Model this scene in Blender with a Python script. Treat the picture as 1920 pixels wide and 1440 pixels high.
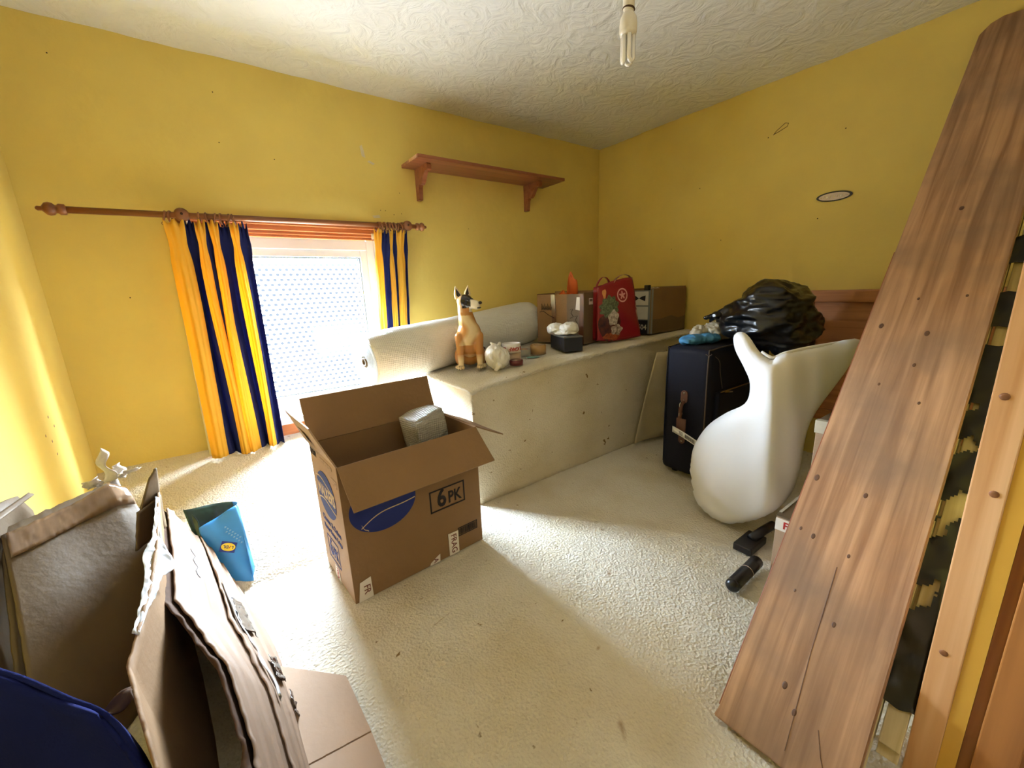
import bpy, bmesh, math, random
from mathutils import Vector, Matrix, noise
from mathutils.geometry import delaunay_2d_cdt

for _o in list(bpy.data.objects):
    bpy.data.objects.remove(_o)
SC = bpy.context.scene
COL = SC.collection
random.seed(7)

# ------------------------------------------------------------------ camera
cam_d = bpy.data.cameras.new('camera')
cam_d.sensor_width = 36.0
cam_d.lens = 36.0 * 753.64 / 1920.0
cam_d.clip_start = 0.02
cam = bpy.data.objects.new('camera', cam_d)
COL.objects.link(cam)
yaw, pitch, roll = 0.6217, 0.2301, -0.0397
_f = Vector((math.sin(yaw) * math.cos(pitch), math.cos(yaw) * math.cos(pitch), -math.sin(pitch)))
_r0 = Vector((math.cos(yaw), -math.sin(yaw), 0))
_u0 = _r0.cross(_f)
_r = math.cos(roll) * _r0 + math.sin(roll) * _u0
_u = -math.sin(roll) * _r0 + math.cos(roll) * _u0
cam.matrix_world = Matrix(((_r.x, _u.x, -_f.x, 0), (_r.y, _u.y, -_f.y, 0), (_r.z, _u.z, -_f.z, 0.97), (0, 0, 0, 1)))
SC.camera = cam

# ------------------------------------------------------------------ light and exposure
SKY = 195.0
GROUND = 0.12
FILL_GLOW = 7.5  # strength of the fill light added out of view on the landing
SC.view_settings.view_transform = 'Standard'
SC.view_settings.look = 'None'
SC.view_settings.exposure = 1.03
SC.view_settings.gamma = 1.0
SC.view_settings.use_curve_mapping = False
w = bpy.data.worlds.new('sky')
SC.world = w
w.use_nodes = True
_wn = w.node_tree
_bg = _wn.nodes['Background']
_tc = _wn.nodes.new('ShaderNodeTexCoord')
_sp = _wn.nodes.new('ShaderNodeSeparateXYZ')
_wn.links.new(_tc.outputs['Generated'], _sp.inputs[0])
_rp = _wn.nodes.new('ShaderNodeValToRGB')               # hazy sky, brightest low down, over dim surroundings
_e = _rp.color_ramp.elements
_e[0].position, _e[0].color = 0.0, (GROUND * 0.95, GROUND, GROUND * 1.05, 1)
_e[1].position, _e[1].color = 0.53, (GROUND * 0.95, GROUND, GROUND * 1.05, 1)
for _p, _k in ((0.57, 1.0), (0.68, 1.0), (0.80, 0.72), (0.90, 0.50), (1.0, 0.42)):
    _n = _e.new(_p)
    _n.color = (0.76 * _k, 0.91 * _k, 1.06 * _k, 1)
_mp = _wn.nodes.new('ShaderNodeMath')
_mp.operation = 'MULTIPLY_ADD'
_mp.inputs[1].default_value = 0.5
_mp.inputs[2].default_value = 0.5
_wn.links.new(_sp.outputs['Z'], _mp.inputs[0])
_wn.links.new(_mp.outputs[0], _rp.inputs[0])
_wn.links.new(_rp.outputs[0], _bg.inputs[0])
_bg.inputs[1].default_value = SKY
# portal in the window opening: only guides the sampling of the sky
_pd = bpy.data.lights.new('window_portal', 'AREA')
_pd.shape = 'RECTANGLE'
_pd.size, _pd.size_y = 0.84, 1.04
_pd.cycles.is_portal = True
_po = bpy.data.objects.new('window_portal', _pd)
COL.objects.link(_po)
_po.location = (0.39, 2.60, 0.82)
_po.rotation_euler = (math.radians(-90), 0, 0)
SC.cycles.max_bounces = 6
SC.cycles.diffuse_bounces = 4
SC.cycles.use_adaptive_sampling = True
SC.cycles.adaptive_threshold = 0.05
SC.cycles.glossy_bounces = 3
SC.cycles.transparent_max_bounces = 6
SC.cycles.sample_clamp_indirect = 6.0

# ------------------------------------------------------------------ helpers
def lin(r, g, b):
    f = lambda c: (c / 255 / 12.92) if c / 255 <= 0.04045 else ((c / 255 + 0.055) / 1.055) ** 2.4
    return (f(r), f(g), f(b))

def nodes(name):
    m = bpy.data.materials.new(name)
    m.use_nodes = True
    nt = m.node_tree
    return m, nt, nt.nodes['Principled BSDF'], nt.nodes['Material Output']

def pm(name, col, rough=0.6, var=0.0, vscale=6.0, bump=0.0, bscale=120.0, bdist=0.01, stretch=None, spec=0.5,
       metal=0.0, col2=None, detail=4.0, coat=0.0, coord='Object'):
    """procedural Principled material: noise between two colours, noise bump"""
    m, nt, b, out = nodes(name)
    b.inputs['Roughness'].default_value = rough
    b.inputs['Metallic'].default_value = metal
    b.inputs['Specular IOR Level'].default_value = spec
    b.inputs['Coat Weight'].default_value = coat
    tc = nt.nodes.new('ShaderNodeTexCoord')
    mp = nt.nodes.new('ShaderNodeMapping')
    nt.links.new(tc.outputs[coord], mp.inputs[0])
    if stretch:
        mp.inputs['Scale'].default_value = stretch
    if col2 is None:
        col2 = tuple(min(1, c * (1 - var)) for c in col)
    n = nt.nodes.new('ShaderNodeTexNoise')
    n.inputs['Scale'].default_value = vscale
    n.inputs['Detail'].default_value = detail
    nt.links.new(mp.outputs[0], n.inputs['Vector'])
    r = nt.nodes.new('ShaderNodeValToRGB')
    r.color_ramp.elements[0].position = 0.3
    r.color_ramp.elements[1].position = 0.7
    r.color_ramp.elements[0].color = (*col2, 1)
    r.color_ramp.elements[1].color = (*col, 1)
    nt.links.new(n.outputs['Fac'], r.inputs[0])
    nt.links.new(r.outputs[0], b.inputs['Base Color'])
    if bump:
        n2 = nt.nodes.new('ShaderNodeTexNoise')
        n2.inputs['Scale'].default_value = bscale
        n2.inputs['Detail'].default_value = 5
        nt.links.new(mp.outputs[0], n2.inputs['Vector'])
        bp = nt.nodes.new('ShaderNodeBump')
        bp.inputs['Strength'].default_value = bump
        bp.inputs['Distance'].default_value = bdist
        nt.links.new(n2.outputs['Fac'], bp.inputs['Height'])
        nt.links.new(bp.outputs[0], b.inputs['Normal'])
    return m

def wood(name, c1, c2, axis=0, scale=1.0, rough=0.45, knots=0.0, spec=0.4, dark=None):
    """wood grain running along one object axis"""
    m, nt, b, out = nodes(name)
    b.inputs['Roughness'].default_value = rough
    b.inputs['Specular IOR Level'].default_value = spec
    tc = nt.nodes.new('ShaderNodeTexCoord')
    mp = nt.nodes.new('ShaderNodeMapping')
    s = [34 * scale] * 3
    s[axis] = 1.3 * scale
    mp.inputs['Scale'].default_value = s
    nt.links.new(tc.outputs['Object'], mp.inputs[0])
    n = nt.nodes.new('ShaderNodeTexNoise')
    n.inputs['Scale'].default_value = 1.0
    n.inputs['Detail'].default_value = 10
    n.inputs['Distortion'].default_value = 0.7
    nt.links.new(mp.outputs[0], n.inputs['Vector'])
    r = nt.nodes.new('ShaderNodeValToRGB')
    r.color_ramp.elements[0].position = 0.35
    r.color_ramp.elements[1].position = 0.66
    r.color_ramp.elements[0].color = (*c1, 1)
    r.color_ramp.elements[1].color = (*c2, 1)
    nt.links.new(n.outputs['Fac'], r.inputs[0])
    last = r.outputs[0]
    if dark is not None:      # broad worn / dirty patches
        n3 = nt.nodes.new('ShaderNodeTexNoise')
        n3.inputs['Scale'].default_value = 4.0
        n3.inputs['Detail'].default_value = 6
        nt.links.new(tc.outputs['Object'], n3.inputs['Vector'])
        r3 = nt.nodes.new('ShaderNodeValToRGB')
        r3.color_ramp.elements[0].position = 0.45
        r3.color_ramp.elements[1].position = 0.72
        r3.color_ramp.elements[0].color = (0, 0, 0, 1)
        r3.color_ramp.elements[1].color = (0.75, 0.75, 0.75, 1)
        nt.links.new(n3.outputs['Fac'], r3.inputs[0])
        mx = nt.nodes.new('ShaderNodeMix')
        mx.data_type = 'RGBA'
        nt.links.new(r3.outputs[0], mx.inputs[0])
        nt.links.new(last, mx.inputs[6])
        mx.inputs[7].default_value = (*dark, 1)
        last = mx.outputs[2]
    nt.links.new(last, b.inputs['Base Color'])
    bp = nt.nodes.new('ShaderNodeBump')
    bp.inputs['Strength'].default_value = 0.25
    bp.inputs['Distance'].default_value = 0.003
    nt.links.new(n.outputs['Fac'], bp.inputs['Height'])
    nt.links.new(bp.outputs[0], b.inputs['Normal'])
    return m

def root(name, loc, label, cat, group=None):
    o = bpy.data.objects.new(name, None)
    o.empty_display_size = 0.05
    COL.objects.link(o)
    o.location = loc
    o['label'] = label
    o['category'] = cat
    if group:
        o['group'] = group
    return o

def origin_of(o):
    v = Vector((0, 0, 0))
    while o is not None:
        v = v + o.location
        o = o.parent
    return v

def mk(name, verts, faces, mat, parent=None, smooth=False, loc=None, uv=None):
    """mesh object from WORLD coordinates"""
    off = origin_of(parent) if parent is not None else Vector(loc if loc is not None else (0, 0, 0))
    me = bpy.data.meshes.new(name)
    me.from_pydata([tuple(Vector(v) - off) for v in verts], [], faces)
    if uv is not None:
        l = me.uv_layers.new(name='UVMap')
        for lp in me.loops:
            l.data[lp.index].uv = uv[lp.vertex_index]
    if mat is not None:
        for m in (mat if isinstance(mat, (list, tuple)) else [mat]):
            me.materials.append(m)
    if smooth:
        me.polygons.foreach_set('use_smooth', [True] * len(me.polygons))
    me.update()
    o = bpy.data.objects.new(name, me)
    COL.objects.link(o)
    if parent is not None:
        o.parent = parent
    else:
        o.location = off
    return o

def tag(o, label, cat, group=None):
    o['label'] = label
    o['category'] = cat
    if group:
        o['group'] = group
    return o

def struct(o):
    o['kind'] = 'structure'
    return o

def bm_data(bm):
    bm.verts.index_update()
    v = [x.co.copy() for x in bm.verts]
    f = [[y.index for y in x.verts] for x in bm.faces]
    bm.free()
    return v, f

def boxd(lo, hi, bevel=0.0, seg=2, M=None):
    bm = bmesh.new()
    bmesh.ops.create_cube(bm, size=1.0)
    c = [(a + b) / 2 for a, b in zip(lo, hi)]
    s = [b - a for a, b in zip(lo, hi)]
    for v in bm.verts:
        v.co = Vector((v.co.x * s[0] + c[0], v.co.y * s[1] + c[1], v.co.z * s[2] + c[2]))
    if bevel:
        bmesh.ops.bevel(bm, geom=bm.edges[:], offset=bevel, segments=seg, affect='EDGES', profile=0.6)
    if M is not None:
        bmesh.ops.transform(bm, matrix=M, verts=bm.verts)
    return bm_data(bm)

def box(name, lo, hi, mat, parent=None, bevel=0.0, M=None, loc=None, smooth=False):
    v, f = boxd(lo, hi, bevel, 2, M)
    return mk(name, v, f, mat, parent, smooth, loc)

def join(*parts):
    V, F = [], []
    for v, f in parts:
        k = len(V)
        V += [Vector(x) for x in v]
        F += [[i + k for i in q] for q in f]
    return V, F

def tubed(path, r, seg=10, cap=True):
    path = [Vector(q) for q in path]
    n = len(path)
    rr = r if isinstance(r, (list, tuple)) else [r] * n
    V, F = [], []
    T = [(path[min(i + 1, n - 1)] - path[max(i - 1, 0)]).normalized() for i in range(n)]
    up = Vector((0, 0, 1)) if abs(T[0].z) < 0.9 else Vector((1, 0, 0))
    a = T[0].cross(up).normalized()
    for i in range(n):
        a = (a - T[i] * a.dot(T[i]))
        a = a.normalized() if a.length > 1e-6 else T[i].orthogonal().normalized()
        b = T[i].cross(a)
        for k in range(seg):
            t = 2 * math.pi * k / seg
            V.append(path[i] + (a * math.cos(t) + b * math.sin(t)) * rr[i])
    for i in range(n - 1):
        for k in range(seg):
            F.append([i * seg + k, i * seg + (k + 1) % seg, (i + 1) * seg + (k + 1) % seg, (i + 1) * seg + k])
    if cap:
        F.append(list(range(seg))[::-1])
        F.append([(n - 1) * seg + k for k in range(seg)])
    return V, F

def tube(name, path, r, mat, parent=None, seg=10, loc=None):
    v, f = tubed(path, r, seg)
    return mk(name, v, f, mat, parent, True, loc)

def lathed(prof, base, axis=(0, 0, 1), seg=24, closed=False):
    """profile [(radius, height)] turned about axis through base"""
    ax = Vector(axis).normalized()
    a = ax.orthogonal().normalized()
    b = ax.cross(a)
    base = Vector(base)
    V, F = [], []
    n = len(prof)
    for r, h in prof:
        for k in range(seg):
            t = 2 * math.pi * k / seg
            V.append(base + ax * h + (a * math.cos(t) + b * math.sin(t)) * max(r, 1e-5))
    for i in range(n if closed else n - 1):
        j = (i + 1) % n
        for k in range(seg):
            F.append([i * seg + k, i * seg + (k + 1) % seg, j * seg + (k + 1) % seg, j * seg + k])
    if not closed:
        F.append(list(range(seg))[::-1])
        F.append([(n - 1) * seg + k for k in range(seg)])
    return V, F

def lathe(name, prof, base, mat, parent=None, axis=(0, 0, 1), seg=24, loc=None, closed=False, smooth=True):
    v, f = lathed(prof, base, axis, seg, closed)
    return mk(name, v, f, mat, parent, smooth, loc)

def torusd(c, axis, R, r, seg=20, s2=8):
    prof = [(R + r * math.cos(2 * math.pi * k / s2), r * math.sin(2 * math.pi * k / s2)) for k in range(s2)]
    return lathed(prof, c, axis, seg, True)

def prismd(poly, th):
    """extrude a 3D polygon by vector th"""
    th = Vector(th)
    n = len(poly)
    V = [Vector(q) for q in poly] + [Vector(q) + th for q in poly]
    F = [list(range(n))[::-1], list(range(n, 2 * n))]
    for i in range(n):
        j = (i + 1) % n
        F.append([i, j, n + j, n + i])
    return V, F

def prism(name, poly, th, mat, parent=None, loc=None):
    v, f = prismd(poly, th)
    return mk(name, v, f, mat, parent, False, loc)

def sheetd(fn, nu, nv, th, nrm=None):
    """solid sheet from surface fn(u,v)->Vector; thickness along local normal"""
    P = [[Vector(fn(i / nu, j / nv)) for i in range(nu + 1)] for j in range(nv + 1)]
    V, F, UV = [], [], []
    N = []
    for j in range(nv + 1):
        for i in range(nu + 1):
            du = P[j][min(i + 1, nu)] - P[j][max(i - 1, 0)]
            dv = P[min(j + 1, nv)][i] - P[max(j - 1, 0)][i]
            n = du.cross(dv)
            N.append(n.normalized() if n.length > 1e-9 else Vector((0, 0, 1)))
    k = 0
    for j in range(nv + 1):
        for i in range(nu + 1):
            V.append(P[j][i])
            UV.append((i / nu, j / nv))
            k += 1
    m = len(V)
    for q in range(m):
        V.append(V[q] - N[q] * th)
        UV.append(UV[q])
    idx = lambda i, j: j * (nu + 1) + i
    for j in range(nv):
        for i in range(nu):
            a, b, c, d = idx(i, j), idx(i + 1, j), idx(i + 1, j + 1), idx(i, j + 1)
            F.append([a, b, c, d])
            F.append([m + d, m + c, m + b, m + a])
    ring = [idx(i, 0) for i in range(nu)] + [idx(nu, j) for j in range(nv)] + [idx(i, nv) for i in range(nu, 0, -1)] + [idx(0, j) for j in range(nv, 0, -1)]
    for q in range(len(ring)):
        a, b = ring[q], ring[(q + 1) % len(ring)]
        F.append([b, a, m + a, m + b])
    return V, F, UV

def sheet(name, fn, nu, nv, th, mat, parent=None, smooth=True, loc=None):
    v, f, uv = sheetd(fn, nu, nv, th)
    return mk(name, v, f, mat, parent, smooth, loc, uv)

def bilin(c00, c10, c11, c01, bend=None, jit=0.0, seed=0.0):
    c00, c10, c11, c01 = map(Vector, (c00, c10, c11, c01))
    def fn(u, v):
        if jit:
            # ragged, torn edges
            if u == 0: u += jit * noise.noise((v * 17, seed, 1))
            if u == 1: u += jit * noise.noise((v * 17, seed, 5))
            if v == 0: v += jit * noise.noise((u * 17, seed, 9))
            if v == 1: v += jit * noise.noise((u * 17, seed, 13))
        q = c00 * (1 - u) * (1 - v) + c10 * u * (1 - v) + c11 * u * v + c01 * (1 - u) * v
        if bend:
            q = q + Vector(bend(u, v))
        return q
    return fn

def polyline_interp(pts):
    pts = [Vector(q) for q in pts]
    def f(t):
        x = t * (len(pts) - 1)
        i = min(int(x), len(pts) - 2)
        return pts[i].lerp(pts[i + 1], x - i)
    return f

def smooth_line(pts, n):
    """Catmull-Rom through points"""
    P = [Vector(q) for q in pts]
    P = [P[0] * 2 - P[1]] + P + [P[-1] * 2 - P[-2]]
    out = []
    m = len(P) - 3
    for k in range(n + 1):
        x = k / n * m
        i = min(int(x), m - 1)
        t = x - i
        a, b, c, d = P[i:i + 4]
        out.append(0.5 * ((2 * b) + (c - a) * t + (2 * a - 5 * b + 4 * c - d) * t * t + (3 * b - a - 3 * c + d) * t ** 3))
    return out

def blobd(parts, voxel=0.006, smooth_it=6):
    """one continuous skin over overlapping ellipsoids / tapered capsules"""
    V, F = [], []
    def add(v, f):
        k = len(V)
        V.extend(v)
        F.extend([[i + k for i in q] for q in f])
    for q in parts:
        if q[0] == 'e':
            _, c, r = q
            bm = bmesh.new()
            bmesh.ops.create_icosphere(bm, subdivisions=3, radius=1.0)
            for v in bm.verts:
                v.co = Vector((v.co.x * r[0] + c[0], v.co.y * r[1] + c[1], v.co.z * r[2] + c[2]))
            add(*bm_data(bm))
        else:
            _, a, ra, b, rb = q
            a, b = Vector(a), Vector(b)
            n = 8
            for k in range(n + 1):
                t = k / n
                c = a.lerp(b, t)
                r = ra + (rb - ra) * t
                bm = bmesh.new()
                bmesh.ops.create_icosphere(bm, subdivisions=2, radius=r)
                for v in bm.verts:
                    v.co = v.co + c
                add(*bm_data(bm))
    me = bpy.data.meshes.new('tmp')
    me.from_pydata([tuple(v) for v in V], [], F)
    o = bpy.data.objects.new('tmp', me)
    COL.objects.link(o)
    rm = o.modifiers.new('r', 'REMESH')
    rm.mode = 'VOXEL'
    rm.voxel_size = voxel
    sm = o.modifiers.new('s', 'SMOOTH')
    sm.factor = 0.5
    sm.iterations = smooth_it
    dg = bpy.context.evaluated_depsgraph_get()
    me2 = bpy.data.meshes.new_from_object(o.evaluated_get(dg))
    V = [v.co.copy() for v in me2.vertices]
    F = [list(p.vertices) for p in me2.polygons]
    bpy.data.objects.remove(o)
    bpy.data.meshes.remove(me)
    bpy.data.meshes.remove(me2)
    return V, F

def inflated(outline, nrm, tf, tb, R, step=0.014, shape=None):
    """stuffed bag: planar outline (world points), bulging by tf to the front (+nrm) and tb to the back"""
    n = Vector(nrm).normalized()
    o0 = Vector(outline[0])
    ax = n.cross(Vector((0, 0, 1))).normalized()
    ay = ax.cross(n) * -1
    if ay.z < 0:
        ay = -ay
    P = [((Vector(q) - o0).dot(ax), (Vector(q) - o0).dot(ay)) for q in outline]
    m = len(P)
    def dist(x, y):
        d = 9
        for i in range(m):
            x1, y1 = P[i]; x2, y2 = P[(i + 1) % m]
            dx, dy = x2 - x1, y2 - y1
            t = max(0, min(1, ((x - x1) * dx + (y - y1) * dy) / (dx * dx + dy * dy + 1e-12)))
            d = min(d, math.hypot(x - x1 - t * dx, y - y1 - t * dy))
        return d
    def inside(x, y):
        c = False
        for i in range(m):
            x1, y1 = P[i]; x2, y2 = P[(i + 1) % m]
            if (y1 > y) != (y2 > y) and x < (x2 - x1) * (y - y1) / (y2 - y1) + x1:
                c = not c
        return c
    pts = [Vector((a, b)) for a, b in P]
    x0, x1 = min(a for a, b in P), max(a for a, b in P)
    y0, y1 = min(b for a, b in P), max(b for a, b in P)
    j = 0
    y = y0
    while y < y1:
        x = x0 + (step / 2 if j % 2 else 0)
        while x < x1:
            if inside(x, y) and dist(x, y) > step * 0.45:
                pts.append(Vector((x, y)))
            x += step
        y += step * 0.87
        j += 1
    edges = [(i, (i + 1) % m) for i in range(m)]
    vo, eo, fo, _, _, _ = delaunay_2d_cdt(pts, edges, [], 1, 1e-6)
    D = [dist(v.x, v.y) for v in vo]
    onb = [d < 1e-5 for d in D]
    V, F = [], []
    def prof(d):
        t = min(d / R, 1.0)
        return math.sqrt(max(0, 1 - (1 - t) ** 2))
    front = {}
    for i, v in enumerate(vo):
        w3 = o0 + ax * v.x + ay * v.y
        h = prof(D[i])
        extra = shape(v.x, v.y, D[i], 1) if shape else 0.0
        front[i] = len(V)
        V.append(w3 + n * (h * tf + (0 if onb[i] else extra)))
    back = {}
    for i, v in enumerate(vo):
        if onb[i]:
            back[i] = front[i]
            continue
        w3 = o0 + ax * v.x + ay * v.y
        back[i] = len(V)
        V.append(w3 - n * (prof(D[i]) * tb))
    for f in fo:
        F.append([front[i] for i in f])
        q = [back[i] for i in f][::-1]
        F.append(q)
    # consistent outward winding
    a, b, c = (V[i] for i in F[0][:3])
    if (b - a).cross(c - a).dot(n) < 0:
        F = [f[::-1] for f in F]
    return V, F

_font_cache = {}
def text(name, s, size, M, mat, parent, bold=0.0, depth=0.0006, align='CENTER', sx=1.0):
    """flat lettering; local x right, y up, z out of the surface"""
    cu = bpy.data.curves.new('t', 'FONT')
    cu.body = s
    cu.size = size
    cu.align_x = align
    cu.align_y = 'CENTER'
    cu.offset = bold * size
    cu.extrude = depth
    cu.resolution_u = 3
    o = bpy.data.objects.new('t', cu)
    COL.objects.link(o)
    dg = bpy.context.evaluated_depsgraph_get()
    me = bpy.data.meshes.new_from_object(o.evaluated_get(dg))
    bpy.data.objects.remove(o)
    bpy.data.curves.remove(cu)
    V = [M @ Vector((v.co.x * sx, v.co.y, v.co.z)) for v in me.vertices]
    F = [list(q.vertices) for q in me.polygons]
    bpy.data.meshes.remove(me)
    return mk(name, V, F, mat, parent)

def frame_M(o, x, y, lift=0.001):
    """matrix of a flat place: origin o, x axis, y axis"""
    x = Vector(x).normalized()
    y = Vector(y)
    y = (y - x * y.dot(x)).normalized()
    z = x.cross(y)
    o = Vector(o) + z * lift
    return Matrix(((x.x, y.x, z.x, o.x), (x.y, y.y, z.y, o.y), (x.z, y.z, z.z, o.z), (0, 0, 0, 1)))

def flat(name, pts2, M, mat, parent, depth=0.0006):
    """flat print: 2D outline in a place's own frame"""
    V = [M @ Vector((a, b, 0)) for a, b in pts2]
    th = (M.to_3x3() @ Vector((0, 0, 1))) * depth
    v, f = prismd(V, th)
    return mk(name, v, f, mat, parent)

def rect(x0, y0, x1, y1):
    return [(x0, y0), (x1, y0), (x1, y1), (x0, y1)]

def ell(cx, cy, rx, ry, n=32, a0=0, a1=2 * math.pi):
    return [(cx + rx * math.cos(a0 + (a1 - a0) * k / n), cy + ry * math.sin(a0 + (a1 - a0) * k / n)) for k in range(n if a1 - a0 > 6.28 else n + 1)]

def outline_rect(name, x0, y0, x1, y1, t, M, mat, parent):
    prts = []
    th = (M.to_3x3() @ Vector((0, 0, 1))) * 0.0006
    for r in (rect(x0, y0, x1, y0 + t), rect(x0, y1 - t, x1, y1), rect(x0, y0, x0 + t, y1), rect(x1 - t, y0, x1, y1)):
        prts.append(prismd([M @ Vector((a, b, 0)) for a, b in r], th))
    v, f = join(*prts)
    return mk(name, v, f, mat, parent)

def fbm(p, s, o=3):
    return noise.fractal(Vector(p) * s, 1.0, 2.0, o)
# ------------------------------------------------------------------ materials
YA, XB, XC, HC = 2.365, 2.617, -0.524, 2.0

def wall_paint(name, col):
    m, nt, b, out = nodes(name)
    b.inputs['Roughness'].default_value = 0.75
    b.inputs['Specular IOR Level'].default_value = 0.15
    tc = nt.nodes.new('ShaderNodeTexCoord')
    n = nt.nodes.new('ShaderNodeTexNoise')
    n.inputs['Scale'].default_value = 3.0
    n.inputs['Detail'].default_value = 6
    nt.links.new(tc.outputs['Object'], n.inputs['Vector'])
    r = nt.nodes.new('ShaderNodeValToRGB')
    r.color_ramp.elements[0].position = 0.3
    r.color_ramp.elements[1].position = 0.7
    r.color_ramp.elements[0].color = (col[0] * 0.9, col[1] * 0.88, col[2] * 0.9, 1)
    r.color_ramp.elements[1].color = (*col, 1)
    nt.links.new(n.outputs['Fac'], r.inputs[0])
    nt.links.new(r.outputs[0], b.inputs['Base Color'])
    n2 = nt.nodes.new('ShaderNodeTexNoise')
    n2.inputs['Scale'].default_value = 9.0
    n2.inputs['Detail'].default_value = 8
    nt.links.new(tc.outputs['Object'], n2.inputs['Vector'])
    bp = nt.nodes.new('ShaderNodeBump')
    bp.inputs['Strength'].default_value = 0.22
    bp.inputs['Distance'].default_value = 0.02
    nt.links.new(n2.outputs['Fac'], bp.inputs['Height'])
    nt.links.new(bp.outputs[0], b.inputs['Normal'])
    return m

def carpet(name, col, stain, streaks=()):
    m, nt, b, out = nodes(name)
    b.inputs['Roughness'].default_value = 0.95
    b.inputs['Specular IOR Level'].default_value = 0.1
    b.inputs['Sheen Weight'].default_value = 0.15
    tc = nt.nodes.new('ShaderNodeTexCoord')
    def nz(scale, det=5, dist=0.0):
        n = nt.nodes.new('ShaderNodeTexNoise')
        n.inputs['Scale'].default_value = scale
        n.inputs['Detail'].default_value = det
        n.inputs['Distortion'].default_value = dist
        nt.links.new(tc.outputs['Object'], n.inputs['Vector'])
        return n
    a = nz(2.2, 7)
    r = nt.nodes.new('ShaderNodeValToRGB')
    e = r.color_ramp.elements
    e[0].position = 0.30
    e[0].color = (*stain, 1)
    e[1].position = 0.56
    e[1].color = (*col, 1)
    nt.links.new(a.outputs['Fac'], r.inputs[0])
    # small brown spots
    s = nz(26, 3, 0.4)
    rs = nt.nodes.new('ShaderNodeValToRGB')
    rs.color_ramp.elements[0].position = 0.25
    rs.color_ramp.elements[0].color = (0.35, 0.24, 0.12, 1)
    rs.color_ramp.elements[1].position = 0.29
    rs.color_ramp.elements[1].color = (1, 1, 1, 1)
    nt.links.new(s.outputs['Fac'], rs.inputs[0])
    mx = nt.nodes.new('ShaderNodeMix')
    mx.data_type = 'RGBA'
    mx.blend_type = 'MULTIPLY'
    mx.inputs[0].default_value = 1.0
    nt.links.new(r.outputs[0], mx.inputs[6])
    nt.links.new(rs.outputs[0], mx.inputs[7])
    last = mx.outputs[2]
    # scuffed brown streaks trodden into the pile: (x, y, angle, half length, half width)
    for (sx_, sy_, an, hl, hw) in streaks:
        mp = nt.nodes.new('ShaderNodeMapping')
        mp.vector_type = 'TEXTURE'
        mp.inputs['Location'].default_value = (sx_, sy_, 0)
        mp.inputs['Rotation'].default_value = (0, 0, an)
        mp.inputs['Scale'].default_value = (hl, hw, 1)
        nt.links.new(tc.outputs['Object'], mp.inputs[0])
        nd = nz(40, 4)
        ln = nt.nodes.new('ShaderNodeVectorMath')
        ln.operation = 'LENGTH'
        nt.links.new(mp.outputs[0], ln.inputs[0])
        mm = nt.nodes.new('ShaderNodeMath')
        mm.operation = 'ADD'
        nt.links.new(ln.outputs['Value'], mm.inputs[0])
        nt.links.new(nd.outputs['Fac'], mm.inputs[1])
        rg_ = nt.nodes.new('ShaderNodeValToRGB')
        rg_.color_ramp.elements[0].position = 0.55
        rg_.color_ramp.elements[0].color = (0.6, 0.6, 0.6, 1)
        rg_.color_ramp.elements[1].position = 1.0
        rg_.color_ramp.elements[1].color = (0, 0, 0, 1)
        nt.links.new(mm.outputs[0], rg_.inputs[0])
        m3 = nt.nodes.new('ShaderNodeMix')
        m3.data_type = 'RGBA'
        nt.links.new(rg_.outputs[0], m3.inputs[0])
        nt.links.new(last, m3.inputs[6])
        m3.inputs[7].default_value = (*lin(150, 112, 70), 1)
        last = m3.outputs[2]
    nt.links.new(last, b.inputs['Base Color'])
    v = nt.nodes.new('ShaderNodeTexVoronoi')
    v.inputs['Scale'].default_value = 130
    nt.links.new(tc.outputs['Object'], v.inputs['Vector'])
    n2 = nz(95, 4)
    ad = nt.nodes.new('ShaderNodeMath')
    ad.operation = 'MULTIPLY_ADD'
    ad.inputs[1].default_value = 0.6
    nt.links.new(v.outputs['Distance'], ad.inputs[0])
    nt.links.new(n2.outputs['Fac'], ad.inputs[2])
    bp = nt.nodes.new('ShaderNodeBump')
    bp.inputs['Strength'].default_value = 0.6
    bp.inputs['Distance'].default_value = 0.008
    nt.links.new(ad.outputs[0], bp.inputs['Height'])
    nt.links.new(bp.outputs[0], b.inputs['Normal'])
    return m

def artex(name, col):
    m, nt, b, out = nodes(name)
    b.inputs['Base Color'].default_value = (*col, 1)
    b.inputs['Roughness'].default_value = 0.5
    tc = nt.nodes.new('ShaderNodeTexCoord')
    n = nt.nodes.new('ShaderNodeTexNoise')
    n.inputs['Scale'].default_value = 9
    n.inputs['Detail'].default_value = 4
    n.inputs['Distortion'].default_value = 2.2
    nt.links.new(tc.outputs['Object'], n.inputs['Vector'])
    n2 = nt.nodes.new('ShaderNodeTexNoise')
    n2.inputs['Scale'].default_value = 2.5
    n2.inputs['Detail'].default_value = 2
    nt.links.new(tc.outputs['Object'], n2.inputs['Vector'])
    bp = nt.nodes.new('ShaderNodeBump')
    bp.inputs['Strength'].default_value = 0.45
    bp.inputs['Distance'].default_value = 0.03
    nt.links.new(n.outputs['Fac'], bp.inputs['Height'])
    nt.links.new(bp.outputs[0], b.inputs['Normal'])
    return m

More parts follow.
